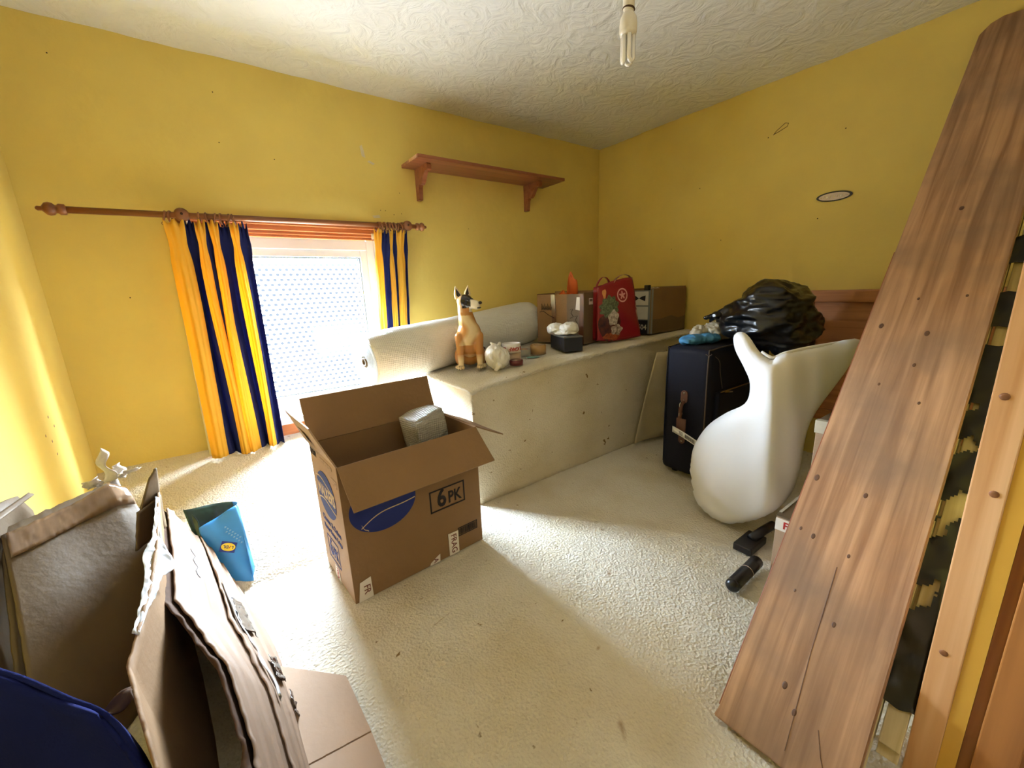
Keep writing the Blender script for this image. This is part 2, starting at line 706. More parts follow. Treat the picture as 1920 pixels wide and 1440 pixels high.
M_YEL = wall_paint('yellow wall paint', lin(231, 205, 112))
M_CEIL = artex('swirled white plaster', lin(238, 237, 232))
M_CARPET = carpet('cream carpet', lin(224, 217, 202), lin(206, 192, 162), ((0.585, 0.445, 0.9, 0.075, 0.016), (0.455, 0.375, 1.0, 0.10, 0.018), (0.40, 0.98, 0.25, 0.10, 0.006), (0.95, 0.80, 0.5, 0.05, 0.02), (0.70, 0.62, 0.2, 0.03, 0.012)))
M_CARPET2 = carpet('cream carpet on the bench', lin(220, 208, 182), lin(204, 188, 152))
M_CARD = pm('brown cardboard', lin(143, 111, 77), 0.75, 0.10, 5, 0.12, 60, spec=0.2)
M_CARD2 = pm('pale cardboard', lin(178, 148, 120), 0.7, 0.10, 5, 0.12, 60, spec=0.25)
M_CARD3 = pm('dull cardboard', lin(112, 92, 66), 0.6, 0.14, 4, 0.12, 60, spec=0.35)
M_CARDEDGE = pm('cardboard edge', lin(150, 112, 74), 0.8, 0.25, 60, spec=0.1)
M_CARD4 = pm('pale creased cardboard', lin(150, 124, 102), 0.7, 0.10, 5, 0.12, 60, spec=0.2)
M_CORE = pm('torn dark card', lin(84, 62, 46), 0.85, 0.3, 40, spec=0.1)
M_BLUEINK = pm('blue print', lin(40, 52, 118), 0.6, 0.08, 30, spec=0.2)
M_BLACKINK = pm('black print', lin(38, 32, 30), 0.6, 0.05, 30, spec=0.2)
M_PALEINK = pm('pale print', lin(205, 178, 140), 0.7, 0.05, 30)
M_WHITE = pm('white plastic', lin(236, 236, 234), 0.35, 0.03, 10)
M_TAPEW = pm('white parcel tape', lin(232, 222, 208), 0.35, 0.06, 20)
M_REDINK = pm('red print', lin(178, 40, 36), 0.5, 0.1, 30)
M_BROWNINK = pm('brown-red print', lin(120, 60, 48), 0.5, 0.1, 30)
M_UPVC = pm('white window plastic', lin(240, 242, 244), 0.25, 0.02, 4)
M_VARN = wood('orange varnished timber', lin(150, 84, 46), lin(186, 112, 64), 0, rough=0.25)
M_SHELF = wood('red-brown shelf wood', lin(128, 72, 46), lin(160, 98, 64), 0, rough=0.35)
M_POLE = wood('brown turned wood', lin(112, 66, 38), lin(146, 92, 56), 0, rough=0.35)
M_PINE = wood('pale pine', lin(206, 152, 100), lin(232, 186, 138), 2, rough=0.4)
M_LINING = wood('brown door lining', lin(150, 96, 48), lin(176, 118, 62), 2, rough=0.45)
M_HEAD = wood('varnished headboard', lin(172, 112, 70), lin(202, 138, 90), 1, rough=0.5)
M_BLACKPL = pm('black plastic', lin(24, 23, 24), 0.3, 0.2, 20)
M_BRASS = pm('tarnished brass', lin(150, 120, 70), 0.35, 0.2, 60, metal=0.9)
M_STEEL = pm('bright steel', lin(200, 198, 190), 0.25, 0.05, 60, metal=1.0)

# ------------------------------------------------------------------ the room
# floor: level carpet, then a carpeted slope rising to the window wall
def floor_z(x, y):
    z = 0.0 if y < 1.53 else (y - 1.53) * 0.315 + 0.007
    z += 0.004 * fbm((x, y, 0), 3.0) + 0.0022 * fbm((x, y, 3), 22.0, 2)
    return z
NX, NY = 180, 150
V, F = [], []
ys = [-0.1 + (YA + 0.1) * j / NY for j in range(NY + 1)]
for y in ys:
    for i in range(NX + 1):
        x = XC + (XB - XC) * i / NX
        V.append((x, y, floor_z(x, y)))
for j in range(NY):
    for i in range(NX):
        a = j * (NX + 1) + i
        F.append([a, a + 1, a + NX + 2, a + NX + 1])
struct(mk('floor', V, F, M_CARPET, None, True))

V, F = [], []
for j in range(61):
    for i in range(81):
        x = XC - 0.02 + (XB - XC + 0.04) * i / 80
        y = -0.1 + (YA + 0.12) * j / 60
        z = HC + 0.006 * fbm((x, y, 7), 2.0) + 0.0045 * noise.noise(Vector((x * 9 + 2 * noise.noise(Vector((x * 4, y * 4, 0))), y * 16, 1)))
        V.append((x, y, z))
for j in range(60):
    for i in range(80):
        a = j * 81 + i
        F.append([a, a + 81, a + 82, a + 1])
struct(mk('ceiling', V, F, M_CEIL, None, True))

# window wall with its opening
WX0, WX1, WZ0, WZ1 = -0.03, 0.815, 0.29, 1.335
v, f = join(boxd((XC - 0.1, YA, -0.05), (WX0, YA + 0.28, HC + 0.1)),
            boxd((WX1, YA, -0.05), (XB + 0.1, YA + 0.28, HC + 0.1)),
            boxd((WX0, YA, WZ1), (WX1, YA + 0.28, HC + 0.1)),
            boxd((WX0, YA, -0.05), (WX1, YA + 0.28, WZ0)))
wall_back = struct(mk('wall_back', v, f, M_YEL))
wall_right = struct(box('wall_right', (XB, -0.2, -0.05), (XB + 0.12, YA, HC + 0.1), M_YEL))
wall_left = struct(box('wall_left', (XC - 0.12, -1.6, -0.05), (XC, YA, HC + 0.1), M_YEL))
v, f = join(boxd((1.06, -0.12, -0.05), (XB, 0.012, HC + 0.1)),
            boxd((XC, -0.12, -0.05), (-0.36, 0.0, HC + 0.1)),
            boxd((-0.36, -0.12, 1.93), (1.06, 0.0, HC + 0.1)))
struct(mk('wall_front', v, f, M_YEL))
# the landing behind the doorway the picture is taken from
M_LAND = pm('landing plaster', lin(226, 214, 186), 0.7, 0.05, 3)
struct(box('floor_landing', (XC, -1.6, -0.08), (2.0, -0.1, -0.002), M_CARPET))
struct(box('ceiling_landing', (XC, -1.6, HC), (2.0, -0.12, HC + 0.08), M_LAND))
struct(box('wall_landing', (XC, -1.7, -0.08), (2.0, -1.6, HC + 0.08), M_LAND))
struct(box('wall_landing_side', (2.0, -1.7, -0.08), (2.1, -0.12, HC + 0.08), M_LAND))

# door frame at the right edge: pine edge, yellow painted strip, brown lining
t1 = struct(box('trim_1', (0.963, 0.0125, 0.0), (1.06, 0.053, 1.93), M_PINE, bevel=0.002))
M_STRIP = pm('amber painted strip', lin(214, 164, 62), 0.5, 0.08, 12)
box('painted_strip', (0.965, -0.0097, 0.0), (1.06, 0.0123, 1.93), M_STRIP, t1)
box('door_lining', (0.975, -0.12, 0.0), (1.06, -0.0102, 1.93), M_LINING, t1)
box('door_stop', (0.961, -0.072, 0.0), (0.9748, -0.025, 1.93), M_LINING, t1, 0.002)
M_PKNOT = pm('pine knot', lin(150, 98, 62), 0.5, 0.3, 80)
for zc in (0.30, 0.62, 0.78):   # knots in the pine
    lathe('knot', [(0.006, 0.0), (0.0055, 0.0008), (0.002, 0.001)], (0.9628, 0.03 + 0.01 * math.sin(zc * 50), zc), M_PKNOT, t1, (-1, 0, 0), 12)

# marks on the walls
M_CHIP = pm('bare plaster', lin(222, 205, 165), 0.9, 0.1, 40)
def chip(parent, name, pts, nrm, mat):
    prism(name, pts, Vector(nrm) * 0.0015, mat, parent)
cx, cz = 0.775, 1.70
chip(wall_back, 'plaster_chip', [(cx - .012, YA, cz + .04), (cx, YA, cz + .05), (cx + .008, YA, cz + .02), (cx + .012, YA, cz - .012), (cx - .006, YA, cz - .006)], (0, -1, 0), M_CHIP)
chip(wall_back, 'plaster_chip', [(cx + .02, YA, cz - .03), (cx + .05, YA, cz - .042), (cx + .06, YA, cz - .034), (cx + .03, YA, cz - .022)], (0, -1, 0), M_CHIP)
chip(wall_back, 'plaster_chip', [(0.79, YA, 1.398), (0.83, YA, 1.405), (0.835, YA, 1.39), (0.80, YA, 1.386)], (0, -1, 0), M_CHIP)
for x, z in ((0.868, 1.43), (0.915, 1.412), (0.84, 1.43), (0.96, 1.42), (1.4, 1.36), (-0.34, 1.88), (0.15, 1.86), (0.35, 1.62), (-0.28, 1.0), (0.14, 1.66), (0.96, 1.53)):
    lathe('nail_hole', [(0.0024, 0.0), (0.002, 0.001)], (x, YA, z), M_CORE, wall_back, (0, -1, 0), 8)
for y, z in ((1.14, 1.73), (0.79, 1.67), (1.52, 1.55), (1.36, 1.22), (0.86, 1.27), (1.7, 1.2)):
    lathe('nail_hole', [(0.003, 0.0), (0.002, 0.001)], (XB, y, z), M_CORE, wall_right, (-1, 0, 0), 8)
tube('scratch', [(XB - .0002, y, z) for y, z in ((1.115, 1.735), (1.10, 1.752), (1.06, 1.778), (1.045, 1.772), (1.05, 1.758), (1.085, 1.745), (1.11, 1.738))], 0.0016, M_CORE, wall_right, 6)
for y, z in ((1.95, 0.55), (1.99, 0.52), (2.0, 0.47), (2.05, 0.56), (2.02, 0.60)):
    chip(wall_left, 'paint_chip', [(XC, y, z), (XC, y + .006, z + .002), (XC, y + .004, z + .010), (XC, y - .002, z + .006)], (0.3, 0, 0), M_PKNOT)

# ------------------------------------------------------------------ window
win = struct(bpy.data.objects.new('window_1', None))
COL.objects.link(win)
win.location = (0.39, YA + 0.08, 0.29)
FY = YA + 0.085
def frame_ring(name, x0, x1, z0, z1, t, y0, y1, mat, bev=0.004):
    prts = [boxd((x0, y0, z0), (x0 + t, y1, z1), bev), boxd((x1 - t, y0, z0), (x1, y1, z1), bev),
            boxd((x0 + t, y0, z0), (x1 - t, y1, z0 + t), bev), boxd((x0 + t, y0, z1 - t), (x1 - t, y1, z1), bev)]
    v, f = join(*prts)
    return mk(name, v, f, mat, win)
frame_ring('frame', WX0, WX1, 0.355, 1.275, 0.055, FY - 0.012, FY + 0.06, M_UPVC)
frame_ring('sash', WX0 + 0.05, WX1 - 0.05, 0.408, 1.225, 0.042, FY - 0.004, FY + 0.05, M_UPVC)
frame_ring('glazing_bead', WX0 + 0.088, WX1 - 0.088, 0.446, 1.187, 0.012, FY + 0.006, FY + 0.04, pm('grey gasket', lin(120, 130, 140), 0.5))
# obscure glass: dark refraction of its round lens dimples painted in as tint
m, nt, b, out = nodes('dimpled obscure glass')
nt.nodes.remove(b)
tc = nt.nodes.new('ShaderNodeTexCoord')
sep = nt.nodes.new('ShaderNodeSeparateXYZ')
nt.links.new(tc.outputs['Object'], sep.inputs[0])
def mth(op, a, bb=None, c=None):
    n = nt.nodes.new('ShaderNodeMath')
    n.operation = op
    for k, q in enumerate((a, bb, c)):
        if q is None:
            continue
        if isinstance(q, (int, float)):
            n.inputs[k].default_value = q
        else:
            nt.links.new(q, n.inputs[k])
    return n.outputs[0]
PX, PZ = 0.0310, 0.0255
row = mth('FLOOR', mth('DIVIDE', sep.outputs['Z'], PZ))
odd = mth('MULTIPLY', mth('FLOORED_MODULO', row, 2.0), 0.5)
fx = mth('SUBTRACT', mth('FRACT', mth('ADD', mth('DIVIDE', sep.outputs['X'], PX), odd)), 0.5)
fz = mth('SUBTRACT', mth('FRACT', mth('DIVIDE', sep.outputs['Z'], PZ)), 0.5)
rr = mth('SQRT', mth('ADD', mth('MULTIPLY', fx, fx), mth('MULTIPLY', fz, fz)))
ramp = nt.nodes.new('ShaderNodeValToRGB')
ramp.color_ramp.elements[0].position = 0.27
ramp.color_ramp.elements[0].color = (0.0125, 0.0150, 0.0185, 1)
ramp.color_ramp.elements[1].position = 0.46
ramp.color_ramp.elements[1].color = (0.95, 0.97, 1.0, 1)
nt.links.new(rr, ramp.inputs[0])
tr = nt.nodes.new('ShaderNodeBsdfTransparent')
nt.links.new(ramp.outputs[0], tr.inputs[0])
gl = nt.nodes.new('ShaderNodeBsdfGlossy')
gl.inputs['Roughness'].default_value = 0.08
mxs = nt.nodes.new('ShaderNodeMixShader')
mxs.inputs[0].default_value = 0.04
nt.links.new(tr.outputs[0], mxs.inputs[1])
nt.links.new(gl.outputs[0], mxs.inputs[2])
nt.links.new(mxs.outputs[0], out.inputs[0])
M_GLASS = m
mk('pane', [(WX0 + .09, FY + .03, .45), (WX1 - .09, FY + .03, .45), (WX1 - .09, FY + .03, 1.185), (WX0 + .09, FY + .03, 1.185)], [[0, 1, 2, 3]], M_GLASS, win)
# timber head of the opening, stepped mouldings
for y0, y1, z0, z1 in ((YA - 0.022, YA + 0.012, 1.322, 1.352), (YA + 0.0, YA + 0.032, 1.300, 1.326), (YA + 0.026, YA + 0.056, 1.286, 1.312), (YA + 0.05, YA + 0.075, 1.274, 1.300)):
    box('head_moulding', (WX0, y0, z0), (WX1, y1, z1), M_VARN, win, 0.004)
box('reveal_lining', (WX1 - 0.012, YA - 0.004, 0.36), (WX1, YA + 0.075, 1.33), M_UPVC, win)
box('reveal_lining', (WX0, YA - 0.004, 0.36), (WX0 + 0.012, YA + 0.075, 1.33), M_UPVC, win)
box('sill_board', (WX0, YA - 0.03, 0.325), (WX1, YA + 0.08, 0.357), M_UPVC, win, 0.004)
box('sill_apron', (WX0, YA - 0.018, 0.262), (WX1, YA + 0.0, 0.325), M_VARN, win, 0.003)
# street side: neighbour's wall and ground far below, seen only as soft brightness
# ------------------------------------------------------------------ carpeted bench along the window wall
_zt = [(0.80, 0.557), (0.846, 0.563), (1.19, 0.598), (1.515, 0.622), (1.926, 0.640), (2.408, 0.655), (2.70, 0.66)]
def zt(x):
    for (a, za), (b, zb) in zip(_zt, _zt[1:]):
        if x <= b:
            t = max(0, (x - a) / (b - a))
            return za + (zb - za) * t
    return _zt[-1][1]
BX, BY = 0.846, 1.482
bench = root('carpeted_bench', (1.7, 1.9, 0.0), 'long cream carpeted boxed-in bench built along the window wall', 'bench')
def front_fn(u, v):
    x = BX + (XB - 0.002 - BX) * u
    z = -0.002 + (zt(x) - 0.012 + 0.002) * v
    y = BY + 0.012 * u + 0.010 * math.sin(v * 3.1) * (0.4 + 0.6 * fbm((x, z, 2), 2.0)) + 0.003 * fbm((x, z, 0), 12)
    if u == 0: y += 0.006
    return (x, y, z)
sheet('front_panel', front_fn, 90, 30, 0.012, M_CARPET2, bench)
def end_fn(u, v):
    y = BY + 0.006 + (YA - 0.002 - BY - 0.006) * (1 - u)
    zb = max(0.0, (y - 1.53) * 0.315)
    z = zb + (zt(BX) - 0.012 - zb) * v
    x = BX + 0.012 * math.sin(v * 3.1) * fbm((y, z, 5), 3.0) + 0.004 * fbm((y, z, 0), 14)
    return (x, y, z)
sheet('end_panel', end_fn, 40, 30, 0.012, M_CARPET2, bench)
def top_fn(u, v):
    x = BX - 0.012 + (XB - 0.004 - BX + 0.012) * u
    y = BY - 0.010 + (YA - 0.004 - BY + 0.010) * v
    z = zt(x) + 0.002 * fbm((x, y, 1), 14)
    if v < 0.05:
        y += 0.008 * fbm((x, 0, 9), 9) + 0.006 * noise.noise(Vector((x * 70, 0, 0)))
        z -= 0.010 * (1 - v / 0.05) + 0.004 * noise.noise(Vector((x * 25, 3, 0)))
    if u < 0.02:
        x += 0.006 * noise.noise(Vector((y * 60, 4, 0)))
        z -= 0.008 * (1 - u / 0.02)
    return (x, y, z)
sheet('top_carpet', top_fn, 200, 70, 0.014, M_CARPET, bench)
# frayed strip along the front edge
prts = []
for k in range(170):
    x = BX + 0.0 + 1.72 * random.random()
    l = 0.006 + 0.012 * random.random()
    p0 = Vector((x, BY - 0.010, zt(x) - 0.012))
    prts.append(tubed([p0, p0 + Vector((random.uniform(-.006, .006), -0.004, -l * .6)), p0 + Vector((random.uniform(-.01, .01), -0.003, -l))], [0.0016, .0014, .0008], 4))
for k in range(60):
    z = random.random() * 0.5
    p0 = Vector((BX - 0.002, BY - 0.002, 0.03 + z))
    prts.append(tubed([p0, p0 + Vector((random.uniform(-.012, .004), random.uniform(-.012, 0), random.uniform(-.008, .008)))], [0.0018, .0008], 4))
fr = mk('frayed_edge', *join(*prts), M_CARPET, bench)
fr['kind'] = 'stuff'

# ------------------------------------------------------------------ curtain pole, rings, curtains
PY, PZL, PZR = 2.285, 1.334, 1.342
def pz(x): return 1.326 + (x + 0.45) / 1.5 * 0.016
pole = root('curtain_pole', (0.31, PY, 1.32), 'brown turned wooden curtain pole with finials above the window', 'curtain pole')
tube('rod', [(-0.40, PY, pz(-.40)), (1.02, PY, pz(1.02))], 0.0125, M_POLE, pole, 16)
fin = [(0.0125, 0.0), (0.019, 0.004), (0.020, 0.022), (0.015, 0.028), (0.014, 0.034), (0.021, 0.040), (0.024, 0.052), (0.021, 0.064), (0.012, 0.072), (0.008, 0.076), (0.0085, 0.088), (0.004, 0.094)]
lathe('finial', [(r, h * .86) for r, h in fin], (-0.385, PY, pz(-.385)), M_POLE, pole, (-1, 0, 0), 20)
lathe('finial', [(r, h * .7) for r, h in fin], (1.005, PY, pz(1.005)), M_POLE, pole, (1, 0, 0), 20)
for bx in (-0.045, 0.955):
    br = lathe('bracket', [(0.030, 0.0), (0.030, 0.012), (0.018, 0.02), (0.016, 0.058), (0.026, 0.066), (0.027, 0.088), (0.020, 0.096), (0.004, 0.097)], (bx, YA, pz(bx) + 0.002), M_POLE, pole, (0, -1, 0), 20)
    lathe('screw_hole', [(0.005, 0.0), (0.005, 0.002)], (bx, YA - 0.0968, pz(bx) + 0.004), M_CORE, br, (0, -1, 0), 10)
ringx = [-0.105, -0.085, 0.012, 0.040, 0.066, 0.090, 0.114, 0.136, 0.785, 0.806, 0.824, 0.842, 0.860, 0.878, 0.896, 0.915]
v0, f0 = torusd((0, 0, 0), (1, 0, 0), 0.0205, 0.0042, 22, 8)
v1, f1 = join((v0, f0), torusd((0, 0, -0.0285), (0, 1, 0.2), 0.0055, 0.0012, 10, 5))
for k, rx in enumerate(ringx):
    R = Matrix.Rotation(random.uniform(-.35, .35), 3, 'Z') @ Matrix.Rotation(random.uniform(-.3, .3), 3, 'Y')
    mk('ring', [R @ v + Vector((rx, PY, pz(rx) - 0.0075)) for v in v1], f1, M_POLE, pole, True)

def striped(name, period, phase, yel, nav, sheer):
    m, nt, b, out = nodes(name)
    uvn = nt.nodes.new('ShaderNodeUVMap')
    sp = nt.nodes.new('ShaderNodeSeparateXYZ')
    nt.links.new(uvn.outputs[0], sp.inputs[0])
    ma = nt.nodes.new('ShaderNodeMath')
    ma.operation = 'MULTIPLY_ADD'
    ma.inputs[1].default_value = period
    ma.inputs[2].default_value = phase
    nt.links.new(sp.outputs[0], ma.inputs[0])
    fr = nt.nodes.new('ShaderNodeMath')
    fr.operation = 'FRACT'
    nt.links.new(ma.outputs[0], fr.inputs[0])
    gt = nt.nodes.new('ShaderNodeMath')
    gt.operation = 'GREATER_THAN'
    gt.inputs[1].default_value = 0.55
    nt.links.new(fr.outputs[0], gt.inputs[0])
    mx = nt.nodes.new('ShaderNodeMix')
    mx.data_type = 'RGBA'
    mx.inputs[6].default_value = (*yel, 1)
    mx.inputs[7].default_value = (*nav, 1)
    nt.links.new(gt.outputs[0], mx.inputs[0])
    nt.links.new(mx.outputs[2], b.inputs['Base Color'])
    b.inputs['Roughness'].default_value = 0.85
    b.inputs['Specular IOR Level'].default_value = 0.2
    # woven bump
    n = nt.nodes.new('ShaderNodeTexNoise')
    n.inputs['Scale'].default_value = 260
    bp = nt.nodes.new('ShaderNodeBump')
    bp.inputs['Strength'].default_value = 0.15
    bp.inputs['Distance'].default_value = 0.002
    nt.links.new(n.outputs['Fac'], bp.inputs['Height'])
    nt.links.new(bp.outputs[0], b.inputs['Normal'])
    tl = nt.nodes.new('ShaderNodeBsdfTranslucent')
    nt.links.new(mx.outputs[2], tl.inputs[0])
    ms = nt.nodes.new('ShaderNodeMixShader')
    ms.inputs[0].default_value = sheer
    nt.links.new(b.outputs[0], ms.inputs[1])
    nt.links.new(tl.outputs[0], ms.inputs[2])
    nt.links.new(ms.outputs[0], out.inputs[0])
    return m
YELC, NAVC = lin(240, 190, 70), lin(36, 42, 92)
M_LIN = pm('cream lining', lin(226, 216, 190), 0.9, 0.05, 8)

def curtain(name, x0t, x1t, x0b, x1b, ztop, zbot, stripes, amp, label, seed, lining_left, drift):
    """stripes: list of (colour, share of the cloth, share of the visible width); each stripe is one soft fold"""
    r = root(name, ((x0b + x1b) / 2, PY, zbot), label, 'curtain', 'striped curtains')
    n = len(stripes)
    ub, xb_ = [0.0], [0.0]
    for c, a, b_ in stripes:
        ub.append(ub[-1] + a)
        xb_.append(xb_[-1] + b_)
    ub = [q / ub[-1] for q in ub]
    xb_ = [q / xb_[-1] for q in xb_]
    H_ = ztop - zbot
    def fn(u, v):
        z = ztop + (zbot - ztop) * v
        i = 0
        while i < n - 1 and u > ub[i + 1]:
            i += 1
        t = (u - ub[i]) / (ub[i + 1] - ub[i])
        xs = xb_[i] + (xb_[i + 1] - xb_[i]) * t
        d = v * H_
        head = math.exp(-(d / 0.05) ** 2)              # stiff heading
        pinch = math.exp(-((d - 0.095) / 0.045) ** 2)   # sewn pinch pleat just under it
        xa = x0t + (x0b - x0t) * v
        xe = x1t + (x1b - x1t) * v
        # colour bands wander sideways on the way down
        wob = drift * math.sin(v * 3.3 + i * 1.9 + seed) * min(1, v * 3) * (0 if i in (0,) and t == 0 else 1) * math.sin(math.pi * xs)
        x = xa + (xe - xa) * (xs + wob)
        isy = stripes[i][0] == 'y'
        bulge = math.sin(math.pi * t)
        a = amp * (0.55 + 0.45 * min(1, d / 0.3)) * (1 + 0.35 * noise.noise(Vector((i * 3.1, v * 2.2, seed))))
        if isy:
            y = PY - 0.004 - a * bulge * (1 - 0.55 * pinch) * (0.7 + 0.3 * math.sin(3 * math.pi * t) ** 2)
        else:
            y = PY - 0.004 + a * bulge * (0.8 - 0.4 * pinch) - 0.012 * math.sin(2 * math.pi * t) * min(1, v * 2)
        x += 0.010 * pinch * (0.5 - t) * (1 if isy else -1)
        y += 0.007 * noise.noise(Vector((u * 16, v * 5, seed + 8))) * (0.4 + v)
        y += -0.010 * head * math.cos(2 * math.pi * t * 2)
        z += 0.016 * head * (noise.noise(Vector((u * 22, 0, seed))) + 0.5 * math.cos(2 * math.pi * 2 * t)) - 0.006 * (1 - head) * 0
        if v > 0.97:
            z += 0.006 * math.sin(i * 2.2 + seed) + (0.006 if not isy else 0)
        y = min(y, YA - 0.034)
        return (x, y, z)
    nu = 26 * n
    vv, ff, uv = sheetd(fn, nu, 60, 0.0016)
    o = mk('cloth', vv, ff, [M_CY, M_CN], r, True, None, uv)
    for p_ in o.data.polygons:
        um = sum(uv[k][0] for k in p_.vertices) / len(p_.vertices)
        i = 0
        while i < n - 1 and um > ub[i + 1]:
            i += 1
        p_.material_index = 0 if stripes[i][0] == 'y' else 1
    sgn = 1 if lining_left else -1
    def fl(u, v):
        z = ztop - 0.1 + (zbot - 0.004 - ztop + 0.1) * v
        xe = (x0t + (x0b - x0t) * v) if lining_left else (x1t + (x1b - x1t) * v)
        return (xe - 0.012 * v * sgn + u * 0.03 * sgn, PY + 0.038 + 0.002 * math.sin(v * 9 + u), z)
    sheet('lining', fl, 4, 24, 0.001, M_LIN, r)
    def tp(u, v):
        x = x0t + (x1t - x0t) * u
        return (x, PY + 0.034 + 0.003 * math.cos(20 * u), ztop - 0.012 - 0.03 * v)
    sheet('heading_tape', tp, 40, 2, 0.0012, M_LIN, r)
    for k in range(6):
        x = x0t + (x1t - x0t) * (k + 0.5) / 6
        tube('hook', [(x, PY + 0.030, ztop - 0.03), (x + 0.002, PY + 0.020, ztop - 0.012), (x + 0.004, PY + 0.002, ztop - 0.006), (x + 0.003, PY - 0.012, ztop - 0.012), (x + 0.004, PY - 0.016, ztop + 0.004)], 0.0014, M_BRASS, r, 5)
    return r
M_CY = striped('yellow curtain cotton', 0.0, 0.1, YELC, NAVC, 0.3)
M_CN = striped('navy curtain cotton', 0.0, 0.9, YELC, NAVC, 0.3)
curtain('striped_curtain', -0.112, 0.182, -0.122, 0.180, 1.304, 0.246,
        [('y', 1.3, 1.55), ('n', 1.0, 0.75), ('y', 0.9, 0.85), ('n', 0.6, 0.22), ('y', 0.9, 0.8), ('n', 1.0, 0.95), ('y', 1.0, 0.75), ('n', 1.2, 0.75)],
        0.030, 'long yellow and navy striped curtain bunched left of the window', 1.0, True, 0.035)
curtain('striped_curtain', 0.758, 0.945, 0.735, 0.912, 1.310, 0.755,
        [('y', 0.9, 0.8), ('n', 1.0, 0.85), ('y', 0.8, 0.4), ('n', 0.7, 0.35), ('y', 1.0, 0.9), ('n', 0.7, 0.3)],
        0.024, 'yellow and navy striped curtain right of the window above the white roll', 6.0, False, 0.03)

# ------------------------------------------------------------------ wall shelf
sh = root('wall_shelf', (1.5, YA, 1.5), 'empty red-brown wooden shelf on two curved brackets', 'shelf')
sv, sf = join(boxd((0.985, 2.135, 1.662), (2.03, YA - 0.001, 1.680), 0.003))
mk('board', sv, sf, M_SHELF, sh)
box('bare_end', (0.9835, 2.15, 1.664), (0.985, 2.25, 1.678), pm('bare split wood', lin(206, 160, 118), 0.8, 0.2, 60), sh)
def bracket_prof():
    # outline in (depth d from wall, z down from board)
    pts = [(0.0, 0.0), (0.165, 0.0), (0.172, -0.008), (0.170, -0.03)]
    for k in range(9):      # ogee
        t = k / 8
        pts.append((0.160 - 0.108 * t, -0.036 - 0.052 * t + 0.014 * math.sin(t * 2 * math.pi)))
    pts += [(0.044, -0.10), (0.036, -0.16), (0.032, -0.165), (0.0, -0.165)]
    return pts
for bx in (1.062, 1.856):
    poly = [(bx, YA - 0.001 - d, 1.661 + z) for d, z in bracket_prof()]
    prism('bracket', poly, (0.024, 0, 0), M_SHELF, sh)

# ------------------------------------------------------------------ pendant lamp
LX, LY = 1.03, 0.832
M_GLOSSW = pm('lamp white plastic', lin(228, 218, 196), 0.3, 0.05, 10)
M_TUBE = pm('frosted lamp glass', lin(240, 234, 222), 0.15, 0.02, 10, coat=0.5)
pn = root('pendant_light', (LX, LY, 1.56), 'white energy-saving bulb hanging from the ceiling on a bare holder', 'pendant light')
lathe('ceiling_rose', [(0.036, 0.0), (0.036, -0.012), (0.022, -0.022), (0.006, -0.026)], (LX, LY, HC + 0.004), M_GLOSSW, pn)
tube('cord', [(LX, LY, HC - 0.015), (LX + .002, LY, 1.85), (LX, LY, 1.765)], 0.0035, M_GLOSSW, pn, 8)
ho = lathe('lamp_holder', [(0.006, 0.118), (0.013, 0.108), (0.0145, 0.098), (0.0145, 0.062), (0.0155, 0.060), (0.0155, 0.022), (0.0135, 0.020), (0.0135, 0.0)], (LX, LY, 1.668), M_GLOSSW, pn)
for z in (1.690, 1.716, 1.730):
    v, f = torusd((LX, LY, z), (0.12, -0.1, 1), 0.0148, 0.0022, 20, 6)
    mk('dark_ring', v, f, M_CORE, ho, True)
bu = lathe('bulb_base', [(0.0125, 0.058), (0.0135, 0.050), (0.016, 0.046), (0.022, 0.036), (0.0235, 0.022), (0.0235, 0.010), (0.0225, 0.008), (0.0235, 0.006), (0.021, -0.004), (0.004, -0.005)], (LX, LY, 1.632), M_GLOSSW, pn)
for k in range(3):
    a = k * 2 * math.pi / 3 + 0.4
    c = Vector((LX + 0.0125 * math.cos(a), LY + 0.0125 * math.sin(a), 0))
    t = Vector((-math.sin(a), math.cos(a), 0)) * 0.0075
    pth = [c + t + Vector((0, 0, 1.632))] + [c + t + Vector((0, 0, 1.575))]
    for q in range(1, 7):
        an = math.pi * q / 6
        pth.append(c + t * math.cos(an) + Vector((0, 0, 1.575 - 0.009 * math.sin(an))))
    pth.append(c - t + Vector((0, 0, 1.632)))
    tube('glass_tube', pth, 0.0058, M_TUBE, bu, 10)

# added fill light, an unseen glowing globe behind the camera
M_GLOW = bpy.data.materials.new('added fill light globe')
M_GLOW.use_nodes = True
_b = M_GLOW.node_tree.nodes['Principled BSDF']
_b.inputs['Base Color'].default_value = (1, 0.97, 0.92, 1)
_b.inputs['Emission Color'].default_value = (0.92, 0.97, 1.0, 1)
_b.inputs['Emission Strength'].default_value = FILL_GLOW
ll = root('landing_fill_light', (0.35, -0.75, 1.70), 'added unseen fill light, a white globe on the landing behind the doorway', 'fill light')
lathe('globe', [(0.001, -0.13), (0.06, -0.12), (0.11, -0.07), (0.13, 0.0), (0.11, 0.07), (0.06, 0.115), (0.03, 0.125)], (0.35, -0.75, 1.78), M_GLOW, ll)
tube('stem', [(0.35, -0.75, 1.90), (0.35, -0.75, 2.0)], 0.01, M_GLOSSW, ll)

